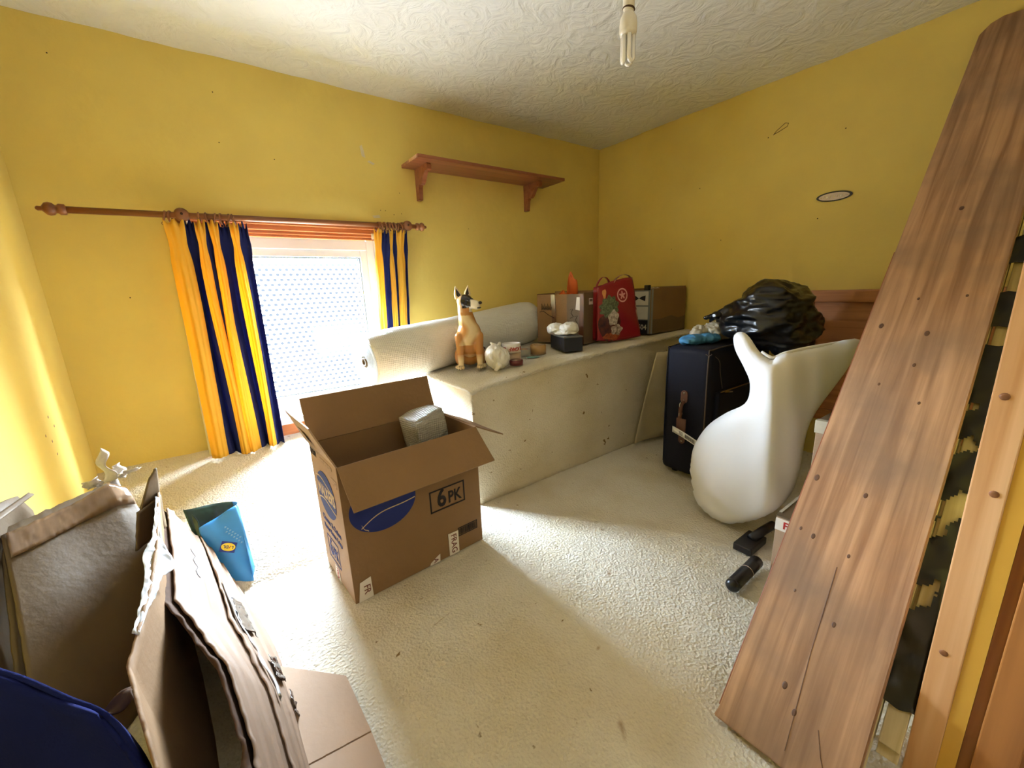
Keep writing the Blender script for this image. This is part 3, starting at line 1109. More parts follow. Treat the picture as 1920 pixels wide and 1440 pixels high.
# ------------------------------------------------------------------ emblem on the right wall
em = root('wall_emblem', (XB, 0.80, 1.36), 'small oval silver vehicle emblem stuck on the yellow wall', 'emblem')
EM = frame_M((XB, 0.80, 1.366), (0, -1, 0), (0, 0, 1))
EM = EM @ Matrix.Rotation(math.radians(-1.5), 4, 'Z')
flat('rim', ell(0, 0, 0.075, 0.0235, 40), EM, M_BLACKPL, em, 0.004)
EM2 = EM @ Matrix.Translation((0, 0, 0.0042))
flat('plate', ell(0, -0.001, 0.064, 0.0175, 40), EM2, pm('dull silver', lin(196, 178, 160), 0.4, 0.1, 40, metal=0.5), em, 0.0015)
EM3 = EM2 @ Matrix.Translation((0, 0, 0.0018))
for k, x in enumerate((-0.052, -0.040, -0.028, -0.014, 0.002, 0.016, 0.030, 0.043, 0.055)):
    hh = 0.008 * math.sqrt(max(0.1, 1 - (x / 0.066) ** 2))
    flat('raised_letter', [(x - .004, -hh), (x - .001, -hh), (x + .004, hh), (x + .001, hh)] if k % 2 else rect(x - .0035, -hh, x + .0035, hh * .3), EM3, M_STEEL, em, 0.0012)
# ------------------------------------------------------------------ big open carton in the middle
FL = Vector((0.212, 1.205, 0)); E1 = Vector((0.99717, 0.07518, 0)); E2 = Vector((-0.07518, 0.99717, 0)); UP = Vector((0, 0, 1))
BWD, BDP, BH = 0.505, 0.293, 0.472
FL.z = 0.004
def bp(a, b, c): return FL + E1 * a + E2 * b + UP * c
cart = root('open_carton', bp(BWD / 2, BDP / 2, 0), 'large open brown carton printed with a blue logo and 6PK', 'box')
T = 0.005
box_M = Matrix(((E1.x, E2.x, 0, FL.x), (E1.y, E2.y, 0, FL.y), (0, 0, 1, FL.z), (0, 0, 0, 1)))
box('front_wall', (0, 0, 0), (BWD, T, BH), M_CARD, cart, 0, box_M)
box('back_wall', (0, BDP - T, 0), (BWD, BDP, BH), M_CARD, cart, 0, box_M)
lw = box('side_wall', (0, T, 0), (T, BDP - T, BH), M_CARD2, cart, 0, box_M)
box('side_wall', (BWD - T, T, 0), (BWD, BDP - T, BH), M_CARD, cart, 0, box_M)
box('base', (T, T, 0), (BWD - T, BDP - T, T), M_CARD, cart, 0, box_M)
def cflap(name, h0, h1, out, ang, L, inset, mat, warp=0.0):
    d = out * math.cos(math.radians(ang)) + UP * math.sin(math.radians(ang))
    ax = (h1 - h0).normalized()
    c0, c1 = h0 + ax * 0.002, h1 - ax * 0.002
    n = ax.cross(d)
    fn = bilin(c0, c1, c1 + d * L - ax * inset, c0 + d * L + ax * inset, lambda u, v: tuple(n * (warp * math.sin(v * 2.2) * (1 + .4 * math.sin(u * 5)))))
    return sheet(name, fn, 10, 8, 0.0045, mat, cart, False)
cflap('flap', bp(0, 0, BH), bp(BWD, 0, BH), -E2, -42, 0.148, 0.0, M_CARD, 0.004)
cflap('flap', bp(BWD, BDP, BH), bp(0, BDP, BH), E2, 72, 0.158, 0.0, M_CARD, 0.004)
lf = cflap('flap', bp(0, BDP, BH), bp(0, 0, BH), -E1, 68, 0.148, 0.002, M_CARD2, 0.003)
cflap('flap', bp(BWD, 0, BH), bp(BWD, BDP, BH), E1, -26, 0.148, 0.002, M_CARD, 0.003)
# printing, front face: x along E1, y up
FM = frame_M(bp(0, 0, 0), E1, UP, 0.0008)
flat('printed_logo', ell(0.128, 0.305, 0.112, 0.088, 44), FM, M_BLUEINK, cart)
FM2 = FM @ Matrix.Translation((0, 0, 0.0009))
def swoosh(x0, y0, x1, y1, bow, wd, n=14):
    a = []; bk = []
    for k in range(n + 1):
        t = k / n
        x, y = x0 + (x1 - x0) * t, y0 + (y1 - y0) * t + bow * math.sin(t * math.pi) + 0.35 * bow * math.sin(2 * t * math.pi)
        a.append((x, y + wd / 2)); bk.append((x, y - wd / 2))
    return a + bk[::-1]
flat('logo_line', swoosh(0.048, 0.250, 0.236, 0.292, 0.014, 0.0035), FM2, M_PALEINK, cart, 0.0004)
flat('logo_line', swoosh(0.050, 0.262, 0.070, 0.234, -0.006, 0.0035), FM2, M_PALEINK, cart, 0.0004)
flat('logo_line', swoosh(0.025, 0.345, 0.225, 0.350, 0.018, 0.004), FM2, M_PALEINK, cart, 0.0004)
text('logo_lettering', 'WALKERS', 0.058, FM2 @ Matrix.Translation((0.128, 0.345, 0)), M_PALEINK, cart, 0.02, 0.0003, sx=0.78)
outline_rect('printed_frame', 0.290, 0.200, 0.436, 0.284, 0.0055, FM, M_BLACKINK, cart)
text('pack_number', '6', 0.096, FM @ Matrix.Translation((0.338, 0.2435, 0)), M_BLACKINK, cart, 0.022, 0.0004, sx=0.8)
text('pack_letters', 'PK', 0.064, FM @ Matrix.Translation((0.392, 0.2355, 0)), M_BLACKINK, cart, 0.02, 0.0004, sx=0.75)
outline_rect('barcode_frame', 0.395, 0.062, 0.483, 0.098, 0.003, FM, M_BLACKINK, cart)
prts = []
x = 0.400
rg = random.Random(3)
while x < 0.476:
    wd = rg.choice((0.0012, 0.0018, 0.003))
    prts.append(prismd([FM @ Vector((a, b, 0)) for a, b in rect(x, 0.067, x + wd, 0.093)], (FM.to_3x3() @ Vector((0, 0, 1))) * 0.0005))
    x += wd + rg.choice((0.0012, 0.002))
mk('barcode', *join(*prts), M_BLACKINK, cart)
# FRAGILE tape ends
FM3 = FM @ Matrix.Translation((0, 0, 0.0008))
FMt = FM3 @ Matrix.Translation((0, 0, 0.0009))
flat('tape_end', [(0.352, 0.0), (0.394, 0.0), (0.395, 0.090), (0.351, 0.092)], FM3, M_TAPEW, cart)
text('tape_lettering', 'FRAG', 0.033, FMt @ Matrix.Translation((0.373, 0.045, 0)) @ Matrix.Rotation(-math.pi / 2, 4, 'Z'), M_BROWNINK, cart, 0.01, 0.0003, sx=0.95)
flat('tape_end', [(0.268, 0.0), (0.310, 0.0), (0.312, 0.030), (0.298, 0.024), (0.272, 0.010)], FM3, M_TAPEW, cart)
text('tape_lettering', 'A', 0.026, FMt @ Matrix.Translation((0.293, 0.012, 0)) @ Matrix.Rotation(-math.pi / 2, 4, 'Z'), M_BROWNINK, cart, 0.01, 0.0003)
flat('tape_end', [(0.010, 0.0), (0.058, 0.0), (0.056, 0.075), (0.020, 0.068)], FM3, M_TAPEW, cart)
text('tape_lettering', 'FR', 0.030, FMt @ Matrix.Translation((0.040, 0.036, 0)) @ Matrix.Rotation(-math.pi / 2, 4, 'Z'), M_BROWNINK, cart, 0.01, 0.0003)
# printing, left side face: x runs from the back to the front edge
LM = frame_M(bp(0, BDP, 0), -E2, UP, 0.0008)
flat('printed_logo', ell(0.135, 0.325, 0.098, 0.082, 44), LM, M_BLUEINK, lw)
LM2 = LM @ Matrix.Translation((0, 0, 0.0009))
text('logo_lettering', 'WALKERS', 0.058, LM2 @ Matrix.Translation((0.136, 0.330, 0)), M_PALEINK, lw, 0.03, 0.0003, sx=0.72)
flat('logo_line', swoosh(0.040, 0.372, 0.225, 0.350, 0.012, 0.005), LM2, M_PALEINK, lw, 0.0004)
flat('logo_line', swoosh(0.045, 0.290, 0.232, 0.285, 0.012, 0.005), LM2, M_PALEINK, lw, 0.0004)
text('product_lettering', 'Cheese & Onion', 0.030, LM @ Matrix.Translation((0.140, 0.214, 0)), M_BLUEINK, lw, 0.02, 0.0004, sx=0.95)
text('product_lettering', 'Flavour Potato Crisps', 0.026, LM @ Matrix.Translation((0.142, 0.180, 0)), M_BLUEINK, lw, 0.02, 0.0004, sx=0.82)
outline_rect('printed_frame', 0.060, 0.060, 0.180, 0.150, 0.004, LM, M_BLUEINK, lw)
text('pack_number', '6', 0.092, LM @ Matrix.Translation((0.092, 0.106, 0)), M_BLUEINK, lw, 0.02, 0.0004, sx=0.75)
text('pack_letters', 'PK', 0.060, LM @ Matrix.Translation((0.140, 0.098, 0)), M_BLUEINK, lw, 0.02, 0.0004, sx=0.72)
text('code_lettering', '07501', 0.034, LM @ Matrix.Translation((0.045, 0.452, 0)), M_BLACKINK, lw, 0.02, 0.0004, sx=0.8)
for k, (x, y, l) in enumerate(((0.185, 0.452, 0.12), (0.250, 0.415, 0.05), (0.250, 0.403, 0.05))):
    flat('small_print', rect(x - l / 2, y - 0.006, x + l / 2, y + 0.006), LM, pm('grey small print %d' % k, lin(130, 105, 84), 0.7, 0.5, 120, col2=lin(190, 158, 126)), lw, 0.0004)
flat('tape_end', [(0.100, 0.0), (0.155, 0.0), (0.150, 0.050), (0.112, 0.052)], LM @ Matrix.Translation((0, 0, 0.0006)), M_TAPEW, lw)
text('tape_lettering', 'FRA', 0.026, LM @ Matrix.Translation((0.132, 0.024, 0.0014)) @ Matrix.Rotation(-math.pi / 2, 4, 'Z'), M_REDINK, lw, 0.01, 0.0003)
# grey label on the raised left flap
dl = (-E1 * math.cos(math.radians(68)) + UP * math.sin(math.radians(68)))
LFM = frame_M(bp(0, BDP, BH), -E2, dl, 0.0075)
flat('printed_block', rect(0.075, 0.045, 0.170, 0.098), LFM, pm('grey print', lin(150, 124, 96), 0.7, 0.1, 40), lf, 0.0004)
for k in range(3):
    flat('printed_block', rect(0.075, 0.032 - k * 0.009, 0.200 - k * .02, 0.036 - k * 0.009), LFM, pm('grey print line %d' % k, lin(150, 124, 96), 0.7, 0.1, 40), lf, 0.0004)

# bubble-wrapped parcel standing in the carton
def bubble(name, col, scale, alpha_rough=0.2, trans=0.0):
    m, nt, b, out = nodes(name)
    b.inputs['Base Color'].default_value = (*col, 1)
    b.inputs['Roughness'].default_value = alpha_rough
    b.inputs['Specular IOR Level'].default_value = 0.6
    b.inputs['Subsurface Weight'].default_value = trans
    b.inputs['Subsurface Radius'].default_value = (0.03, 0.03, 0.03)
    tc = nt.nodes.new('ShaderNodeTexCoord')
    v = nt.nodes.new('ShaderNodeTexVoronoi')
    v.inputs['Scale'].default_value = scale
    v.inputs['Randomness'].default_value = 0.15
    nt.links.new(tc.outputs['Object'], v.inputs['Vector'])
    bpn = nt.nodes.new('ShaderNodeBump')
    bpn.inputs['Strength'].default_value = 0.9
    bpn.inputs['Distance'].default_value = 0.006
    bpn.invert = True
    nt.links.new(v.outputs['Distance'], bpn.inputs['Height'])
    nt.links.new(bpn.outputs[0], b.inputs['Normal'])
    return m
M_BUB = bubble('grey bubble film', lin(176, 172, 162), 120)
M_BUBE = pm('grey edge of the film', lin(196, 206, 214), 0.4, 0.25, 90)
M_BUBW = bubble('white bubble film', lin(228, 226, 218), 110, 0.35, 0.0)
pc = Vector((0.618, 1.395, 0.18))
parcel_M = Matrix.Translation(pc) @ Matrix.Rotation(math.radians(12), 4, 'Z') @ Matrix.Rotation(math.radians(-9), 4, 'Y')
par = root('wrapped_parcel', pc, 'grey parcel in bubble wrap sticking up inside the printed carton', 'parcel')
bm = bmesh.new()
bmesh.ops.create_cube(bm, size=1.0)
bmesh.ops.subdivide_edges(bm, edges=bm.edges[:], cuts=7, use_grid_fill=True)
for v in bm.verts:
    c = Vector((v.co.x * 0.135, v.co.y * 0.10, v.co.z * 0.36))
    c *= 1 - 0.10 * (v.co.x ** 2 * v.co.y ** 2 * 4)
    c += Vector((fbm(c, 14), fbm(c + Vector((3, 0, 0)), 14), fbm(c + Vector((0, 5, 0)), 14))) * 0.006
    v.co = parcel_M @ (c + Vector((0, 0, 0.18)))
mk('bubble_film', *bm_data(bm), M_BUB, par, True)
fn = bilin((-.07, -.052, .352), (.06, -.052, .35), (.06, -.053, .27), (-.07, -.053, .20), lambda u, v: (0, -0.004 - 0.004 * math.sin(u * 9), 0))
v, f, uv = sheetd(fn, 12, 6, 0.002)
mk('film_fold', [parcel_M @ q for q in v], f, M_BUB, par, True)

# ------------------------------------------------------------------ bubble-wrap roll on the bench
RL, RRt = Vector((0.525, 1.905, 0.668)), Vector((1.69, 2.115, 0.763))
ax = (RRt - RL).normalized()
rl = root('bubble_wrap_roll', (1.1, 2.0, 0.58), 'long thick roll of white bubble wrap lying on the bench under the shelf', 'bubble wrap roll')
RAD = 0.127
L = (RRt - RL).length
prof = [(0.021, 0.012), (0.10, 0.0), (RAD - 0.006, 0.002), (RAD, 0.012)]
for k in range(1, 16):
    t = k / 16
    prof.append((RAD + 0.003 * math.sin(t * 9) + 0.004 * t, t * L))
prof += [(RAD + 0.002, L - 0.03), (RAD - 0.02, L - 0.005), (0.06, L), (0.021, L - 0.01), (0.020, 0.3)]
v, f = lathed(prof, RL, ax, 64)
for q in v:
    c = (q - RL)
    r = c - ax * c.dot(ax)
    if r.length > 0.05:
        q += r.normalized() * 0.0025 * fbm(q, 12)
f = f[:-2]
mk('film_roll', v, f, M_BUBW, rl, True)
v, f = lathed([(0.014, -0.004), (0.0205, -0.004), (0.0205, 0.30), (0.014, 0.30)], RL, ax, 28, True)
mk('cardboard_core', v, f, M_CARD3, rl, True)
# loose outer turn of film
a0 = ax.orthogonal().normalized()
b0 = ax.cross(a0)
prts = []
for k in range(14):     # spiral turns seen on the end
    r0 = 0.030 + 0.0065 * k
    prts.append(torusd(RL + ax * 0.0015, ax, r0, 0.0024, 40, 5))
ef = mk('film_turns', *join(*prts), M_BUBE, rl, True)

# ------------------------------------------------------------------ dog figurine
DB = Vector((0.998, 1.747, zt(1.08) + 0.005))
FW = Vector((-0.49, -0.87, 0)).normalized(); RT = Vector((0.87, -0.49, 0)).normalized()
def dl_(a, b, c): return DB + RT * a + FW * b + UP * c
S_ = 0.985
parts_local = [
    ('e', (0.004, -0.012, 0.175), (0.062, 0.056, 0.072)),
    ('e', (0.004, -0.040, 0.120), (0.066, 0.066, 0.075)),
    ('e', (0.002, -0.075, 0.075), (0.066, 0.062, 0.072)),
    ('e', (-0.050, -0.060, 0.055), (0.030, 0.055, 0.052)),
    ('e', (0.055, -0.060, 0.055), (0.030, 0.055, 0.052)),
    ('c', (0.002, -0.012, 0.205), 0.050, (-0.012, -0.006, 0.290), 0.036),
    ('c', (-0.012, -0.006, 0.285), 0.036, (-0.010, 0.0, 0.325), 0.037),
    ('e', (-0.008, 0.004, 0.338), (0.041, 0.041, 0.034)),
    ('c', (0.012, 0.018, 0.326), 0.028, (0.044, 0.034, 0.320), 0.022),
    ('e', (0.046, 0.036, 0.311), (0.019, 0.019, 0.016)),
    ('c', (-0.044, 0.010, 0.165), 0.027, (-0.045, 0.022, 0.09), 0.020),
    ('c', (-0.045, 0.022, 0.09), 0.020, (-0.046, 0.028, 0.022), 0.0145),
    ('e', (-0.047, 0.040, 0.013), (0.019, 0.026, 0.013)),
    ('c', (0.048, 0.010, 0.165), 0.028, (0.050, 0.022, 0.09), 0.021),
    ('c', (0.050, 0.022, 0.09), 0.021, (0.049, 0.028, 0.022), 0.0145),
    ('e', (0.049, 0.040, 0.013), (0.019, 0.026, 0.013)),
    ('e', (-0.060, 0.010, 0.012), (0.017, 0.030, 0.012)),
    ('e', (0.070, 0.006, 0.012), (0.017, 0.030, 0.012)),
]
v, f = blobd(parts_local, 0.0038, 5)
dog = root('dog_figurine', DB, 'glazed tan figurine of a seated dog with dark mask and pricked ears', 'figurine')
def dog_mat(name):
    m, nt, b, out = nodes(name)
    at = nt.nodes.new('ShaderNodeVertexColor')
    at.layer_name = 'glaze'
    nt.links.new(at.outputs[0], b.inputs['Base Color'])
    b.inputs['Roughness'].default_value = 0.22
    b.inputs['Coat Weight'].default_value = 0.3
    return m
TAN, CREAM, DARK, WHI, BRN = lin(186, 128, 70), lin(226, 200, 152), lin(34, 26, 24), lin(238, 228, 208), lin(120, 74, 40)
def mixc(a, b, t):
    t = max(0, min(1, t))
    return tuple(x + (y - x) * t for x, y in zip(a, b))
cols = []
for q in v:
    a, b, c = q
    col = TAN
    col = mixc(col, BRN, (-b - 0.02) * 12 if c < 0.2 else (-b) * 8)                    # darker back
    if c < 0.27:
        col = mixc(col, CREAM, 1.6 * (1 - abs(a - 0.004 - 0.02 * math.sin(c * 40)) / 0.038) * (1 if 0.12 < c else 0) * (b > 0.0))
        if c < 0.075: col = mixc(col, CREAM, (0.085 - c) * 25 * (b > -0.01))
        if c < 0.005: col = DARK
    if c > 0.285:
        # face: dark mask, white muzzle and blaze
        s = (a + 0.008) * 0.85 + (b - 0.0) * 0.5
        if s > 0.002 and c > 0.305: col = DARK
        if a > 0.020 and b > 0.016 and c < 0.345: col = WHI
        if a > 0.010 and c < 0.312: col = WHI
        if s <= 0.002: col = mixc(TAN, CREAM, 0.4)
    cols.append(col)
wv = [dl_(*(q * S_)) for q in v]
bd = mk('body', wv, f, dog_mat('glazed dog paint'), dog, True)
ca = bd.data.color_attributes.new('glaze', 'FLOAT_COLOR', 'POINT')
for i, c in enumerate(cols):
    ca.data[i].color = (*c, 1)
M_DDARK = pm('black glaze', DARK, 0.2, 0.05, 30)
M_DTAN = pm('cream glaze', CREAM, 0.25, 0.1, 30)
for (bx_, by_, bz_), (tx, ty, tz), wd in (((-0.036, 0.004, 0.352), (-0.050, 0.006, 0.412), 0.017), ((0.006, -0.018, 0.358), (0.012, -0.022, 0.415), 0.014)):
    base, tip = Vector((bx_, by_, bz_)), Vector((tx, ty, tz))
    prts = []
    n = 8
    rr = [wd * (1.0 + 0.25 * math.sin(t * 3.1)) * (1 - t ** 1.6) + 0.0012 for t in [k / n for k in range(n + 1)]]
    vv, ff = tubed([base.lerp(tip, k / n) for k in range(n + 1)], rr, 12)
    axis = (tip - base).normalized()
    # flatten front to back
    vv2 = []
    for q in vv:
        d = q - base
        vv2.append(base + Vector((d.x, d.y * 0.45, d.z)))
    ear = mk('ear', [dl_(*(q * S_)) for q in vv2], ff, M_DTAN, dog, True)
    inner = [base + Vector((0, wd * 0.47, 0.006)), base + Vector((-wd * 0.62, wd * 0.36, 0.016)), base.lerp(tip, 0.8) + Vector((0, 0.004, 0)), base + Vector((wd * 0.62, wd * 0.36, 0.016))]
    prism('inner_ear', [dl_(*(q * S_)) for q in inner], FW * 0.0025, M_DDARK, ear)
vv, ff = blobd([('e', (0.066, 0.047, 0.329), (0.0095, 0.009, 0.008))], 0.002, 2)
mk('nose', [dl_(*(q * S_)) for q in vv], ff, M_DDARK, dog, True)
vv, ff = blobd([('e', (0.058, 0.048, 0.305), (0.012, 0.008, 0.0045))], 0.002, 2)
mk('mouth', [dl_(*(q * S_)) for q in vv], ff, M_DDARK, dog, True)
M_EYE = pm('glossy eye', lin(70, 66, 64), 0.05, 0.1, 30, coat=1.0)
for a, b, c in ((0.006, 0.043, 0.342), (0.028, 0.018, 0.347)):
    vv, ff = blobd([('e', (a, b, c), (0.0058, 0.0058, 0.0055))], 0.0018, 2)
    mk('eye', [dl_(*(q * S_)) for q in vv], ff, M_EYE, dog, True)
for sx in (-0.047, 0.049):
    for k in (-1, 0, 1):
        tube('toe_line', [dl_(sx + k * 0.008, 0.066 - abs(k) * .004, 0.004), dl_(sx + k * 0.0075, 0.062 - abs(k) * .004, 0.018), dl_(sx + k * 0.006, 0.052, 0.024)], 0.0011, M_DDARK, dog, 5)
# ------------------------------------------------------------------ small things on the bench
def crumple(v, amt, s, seed=0.0):
    out = []
    for q in v:
        n = noise.turbulence_vector(q * s + Vector((seed, seed, seed)), 3, False)
        out.append(q + n * amt)
    return out
def ridged(v, f, amt, s, seed=0.0, stretch=(1, 1, 1)):
    """creased film: ridged displacement along the normals"""
    me = bpy.data.meshes.new('t')
    me.from_pydata([tuple(q) for q in v], [], f)
    me.update()
    out = []
    for i, q in enumerate(v):
        p_ = Vector((q.x * stretch[0], q.y * stretch[1], q.z * stretch[2])) * s + Vector((seed, 0, 0))
        h = 1 - abs(noise.noise(p_)) * 2
        h2 = 1 - abs(noise.noise(p_ * 2.3 + Vector((4, 1, 7)))) * 2
        out.append(q + me.vertices[i].normal * amt * (h + 0.5 * h2 - 0.6))
    bpy.data.meshes.remove(me)
    return out
M_FILMW = pm('white carrier film', lin(232, 226, 212), 0.3, 0.06, 30, spec=0.6)
M_FILMC = pm('cloudy plastic film', lin(200, 190, 168), 0.25, 0.15, 30, spec=0.7)

bc = Vector((1.085, 1.625, zt(1.085) + 0.060))
v, f = blobd([('e', bc, (0.060, 0.056, 0.056)), ('e', bc + Vector((-0.018, 0.0, 0.016)), (0.048, 0.048, 0.05)), ('c', bc + Vector((-0.01, 0, 0.05)), 0.016, bc + Vector((-0.030, 0.005, 0.078)), 0.007),
              ('c', bc + Vector((0.0, 0, 0.05)), 0.014, bc + Vector((0.012, -.005, 0.072)), 0.006), ('c', bc + Vector((-0.03, -0.05, -0.03)), 0.014, bc + Vector((-0.045, -0.045, -0.045)), 0.010)], 0.004, 3)
v = ridged(v, f, 0.004, 45, 1.0, (1, 1, 0.45))
pb = root('knotted_bag', (bc.x, bc.y, zt(bc.x)), 'small white knotted plastic bag ball beside the dog figurine', 'bag')
mk('ball', v, f, M_FILMW, pb, True)

def tape(name, c, R, r, h, mat, label, axis=(0, 0, 1), core=None, txt=None):
    t = root(name, c, label, 'tape', 'tape rolls on the bench')
    lathe('band', [(r + 0.003, 0), (R, 0), (R, h), (r + 0.003, h)], c, mat, t, axis, 36, None, True)
    lathe('core', [(r, 0.001), (r + 0.0029, 0.001), (r + 0.0029, h - 0.001), (r, h - 0.001)], c, core or M_CARD2, t, axis, 32, None, True)
    if txt:
        for k in range(3):
            a0 = -math.pi / 2 - 0.75 + k * 2.1
            for j, chh in enumerate(txt):
                a = a0 + j * 0.25
                d = Vector((math.cos(a), math.sin(a), 0))
                Mx = frame_M(Vector(c) + d * R + Vector((0, 0, h * 0.46)), (math.sin(a), -math.cos(a), 0), (0, 0, -1), 0.0006)
                text('tape_lettering', chh, 0.026, Mx, M_REDINK, t, 0.02, 0.0003)
    return t
z0 = zt(1.27) + 0.004
tape('tape_roll', (1.215, 1.690, z0), 0.050, 0.037, 0.048, pm('buff tape', lin(206, 178, 150), 0.3, 0.1, 30), 'buff tape roll directly under the white printed tape roll')
tape('tape_roll', (1.206, 1.676, z0 + 0.049), 0.048, 0.040, 0.046, M_TAPEW, 'white tape roll with red lettering, on top of another roll', core=M_TAPEW, txt='FRAGILE')
tape('tape_roll', (1.178, 1.600, zt(1.21) + 0.004), 0.034, 0.020, 0.024, pm('wine red tape', lin(110, 46, 44), 0.35, 0.2, 30), 'small wine-red tape roll lying in front of the stacked rolls')
tape('tape_roll', (1.315, 1.735, zt(1.37) + 0.004), 0.046, 0.037, 0.038, pm('grey tape', lin(160, 156, 146), 0.35, 0.1, 30), 'silver-grey tape roll between the printed and brown tape rolls')
tape('tape_roll', (1.405, 1.700, zt(1.45) + 0.004), 0.043, 0.030, 0.050, pm('brown parcel tape', lin(172, 132, 82), 0.25, 0.1, 30), 'brown parcel tape roll standing beside the dark flat box')
tag(prism('paper_scrap', [(1.29, 1.66, zt(1.3) + .009), (1.345, 1.63, zt(1.3) + .009), (1.37, 1.645, zt(1.3) + .010), (1.32, 1.68, zt(1.3) + .009)], (0, 0, 0.002), pm('teal paper', lin(120, 170, 170), 0.6, 0.1, 40), loc=(1.33, 1.655, zt(1.3) + .008)), 'small teal paper scrap lying by the brown tape', 'paper')
jar = root('small_jar', (1.117, 1.822, zt(1.117)), 'small red-brown jar half hidden behind the dog figurine', 'jar')
lathe('body', [(0.020, 0.0), (0.022, 0.01), (0.022, 0.055), (0.016, 0.066), (0.014, 0.07)], (1.117, 1.822, zt(1.117) + 0.004), pm('red-brown glaze', lin(120, 62, 34), 0.25, 0.15, 20), jar)
lathe('lid', [(0.017, 0.070), (0.019, 0.072), (0.019, 0.082), (0.008, 0.088)], (1.117, 1.822, zt(1.117) + 0.004), pm('dark lid', lin(80, 40, 26), 0.3, 0.1, 20), jar)

# dark flat box and the white bag on it
dC = Vector((1.484, 1.575, zt(1.66) + 0.004)); de = Vector((0.93, -0.37, 0)).normalized(); df = Vector((0.37, 0.93, 0)).normalized()
DM = Matrix(((de.x, df.x, 0, dC.x), (de.y, df.y, 0, dC.y), (0, 0, 1, dC.z), (0, 0, 0, 1)))
db = root('flat_box', dC, 'flat navy-black box with a pale lid beside the tape rolls', 'box')
box('tray', (0, 0, 0), (0.106, 0.215, 0.074), pm('navy black card', lin(16, 16, 26), 0.4, 0.15, 10), db, 0.001, DM)
box('lid', (-0.0015, -0.0015, 0.0745), (0.1075, 0.2165, 0.082), pm('grey lid', lin(96, 92, 86), 0.35, 0.1, 10), db, 0.001, DM)
EMB = frame_M(DM @ Vector((0, 0.06, 0.04)), (DM.to_3x3() @ Vector((0, -1, 0))), (0, 0, 1), 0.0006)
flat('round_mark', ell(0, 0, 0.014, 0.014, 24), EMB, pm('faint grey mark', lin(52, 50, 62), 0.5), db, 0.0005)
wc = DM @ Vector((0.052, 0.085, 0.082))
v, f = blobd([('e', wc + Vector((0.01, -0.005, 0.034)), (0.055, 0.05, 0.036)), ('e', wc + Vector((-0.02, 0.07, 0.030)), (0.050, 0.05, 0.034)), ('e', wc + Vector((0.0, 0.03, 0.012)), (0.056, 0.085, 0.012))], 0.004, 3)
v = ridged(v, f, 0.006, 30, 9.0)
v = [Vector((q.x, q.y, max(q.z, wc.z + 0.0005))) for q in v]
tag(mk('carrier_bag', v, f, M_FILMW, None, True, wc), 'crumpled white carrier bag lying on the flat navy-black box', 'bag')

# open carton with handwriting
cA = Vector((1.702, 1.643, zt(1.90) + 0.005)); ce = Vector((0.97, 0.22, 0)).normalized(); cf = Vector((-0.22, 0.97, 0)).normalized()
CM = Matrix(((ce.x, cf.x, 0, cA.x), (ce.y, cf.y, 0, cA.y), (0, 0, 1, cA.z), (0, 0, 0, 1)))
cb = root('moving_carton', cA, 'open brown carton with dark tape stripes and handwriting near the corner', 'box')
CW, CD, CH = 0.19, 0.335, 0.295
box('front_wall', (0, 0, 0), (CW, 0.005, CH), M_CARD3, cb, 0, CM)
box('back_wall', (0, CD - 0.005, 0), (CW, CD, CH), M_CARD, cb, 0, CM)
cl = box('side_wall', (0, 0.005, 0), (0.005, CD - 0.005, CH - 0.006), M_CARD, cb, 0, CM)
box('side_wall', (CW - 0.005, 0.005, 0), (CW, CD - 0.005, CH + 0.01), M_CARD, cb, 0, CM)
box('base', (0.005, 0.005, 0), (CW - 0.005, CD - 0.005, 0.005), M_CARD, cb, 0, CM)
CLM = frame_M(CM @ Vector((0, CD, 0)), -cf, UP, 0.0008)
M_BTAPE = pm('dark brown tape', lin(104, 66, 42), 0.25, 0.1, 20, spec=0.6)
for x0, x1, sk in ((0.12, 0.15, -0.015), (0.303, 0.333, 0.0)):
    flat('tape_stripe', [(x0 - sk * .0, 0.0), (x1, 0.0), (x1 + sk, CH - 0.006), (x0 + sk, CH - 0.006)], CLM, M_BTAPE, cl)
flat('rough_patch', rect(0.220, 0.0, 0.303, CH - 0.008), CLM, M_CARD3, cl)
flat('paper_label', [(0.280, 0.20), (0.309, 0.195), (0.309, 0.27), (0.288, 0.27)], CLM @ Matrix.Translation((0, 0, 0.0008)), M_TAPEW, cl)
def squiggle(name, pts, M, r, mat, parent):
    tube(name, [M @ Vector((a, b, 0.0005)) for a, b in pts], r, mat, parent, 5)
squiggle('pen_line', [(0.02, 0.185), (0.05, 0.19), (0.09, 0.165), (0.13, 0.15)], CLM, 0.0016, M_BLACKINK, cl)
for k in range(7):
    x = 0.035 + k * 0.011
    squiggle('pen_stroke', [(x, 0.195), (x + 0.002, 0.235 - 0.012 * (k % 2)), (x + 0.008, 0.20), (x + .012, 0.215)], CLM, 0.0013, M_BLACKINK, cl)
for x, y in ((0.245, 0.16), (0.275, 0.12)):
    squiggle('pen_stroke', [(x, y + 0.04), (x + 0.018, y + 0.045), (x + 0.004, y + 0.02), (x + 0.02, y + 0.0), (x, y - 0.01)], CLM @ Matrix.Translation((0, 0, 0.0008)), 0.0015, M_BLACKINK, cl)
CFM = frame_M(CM @ Vector((0, 0, 0)), ce, UP, 0.0008)
flat('paper_label', rect(0.055, 0.225, 0.098, 0.262), CFM, M_TAPEW, cb)
flat('label_print', rect(0.060, 0.243, 0.093, 0.256), CFM @ Matrix.Translation((0, 0, 0.0008)), pm('grey label print', lin(120, 104, 90), 0.6, 0.3, 150), cb, 0.0003)
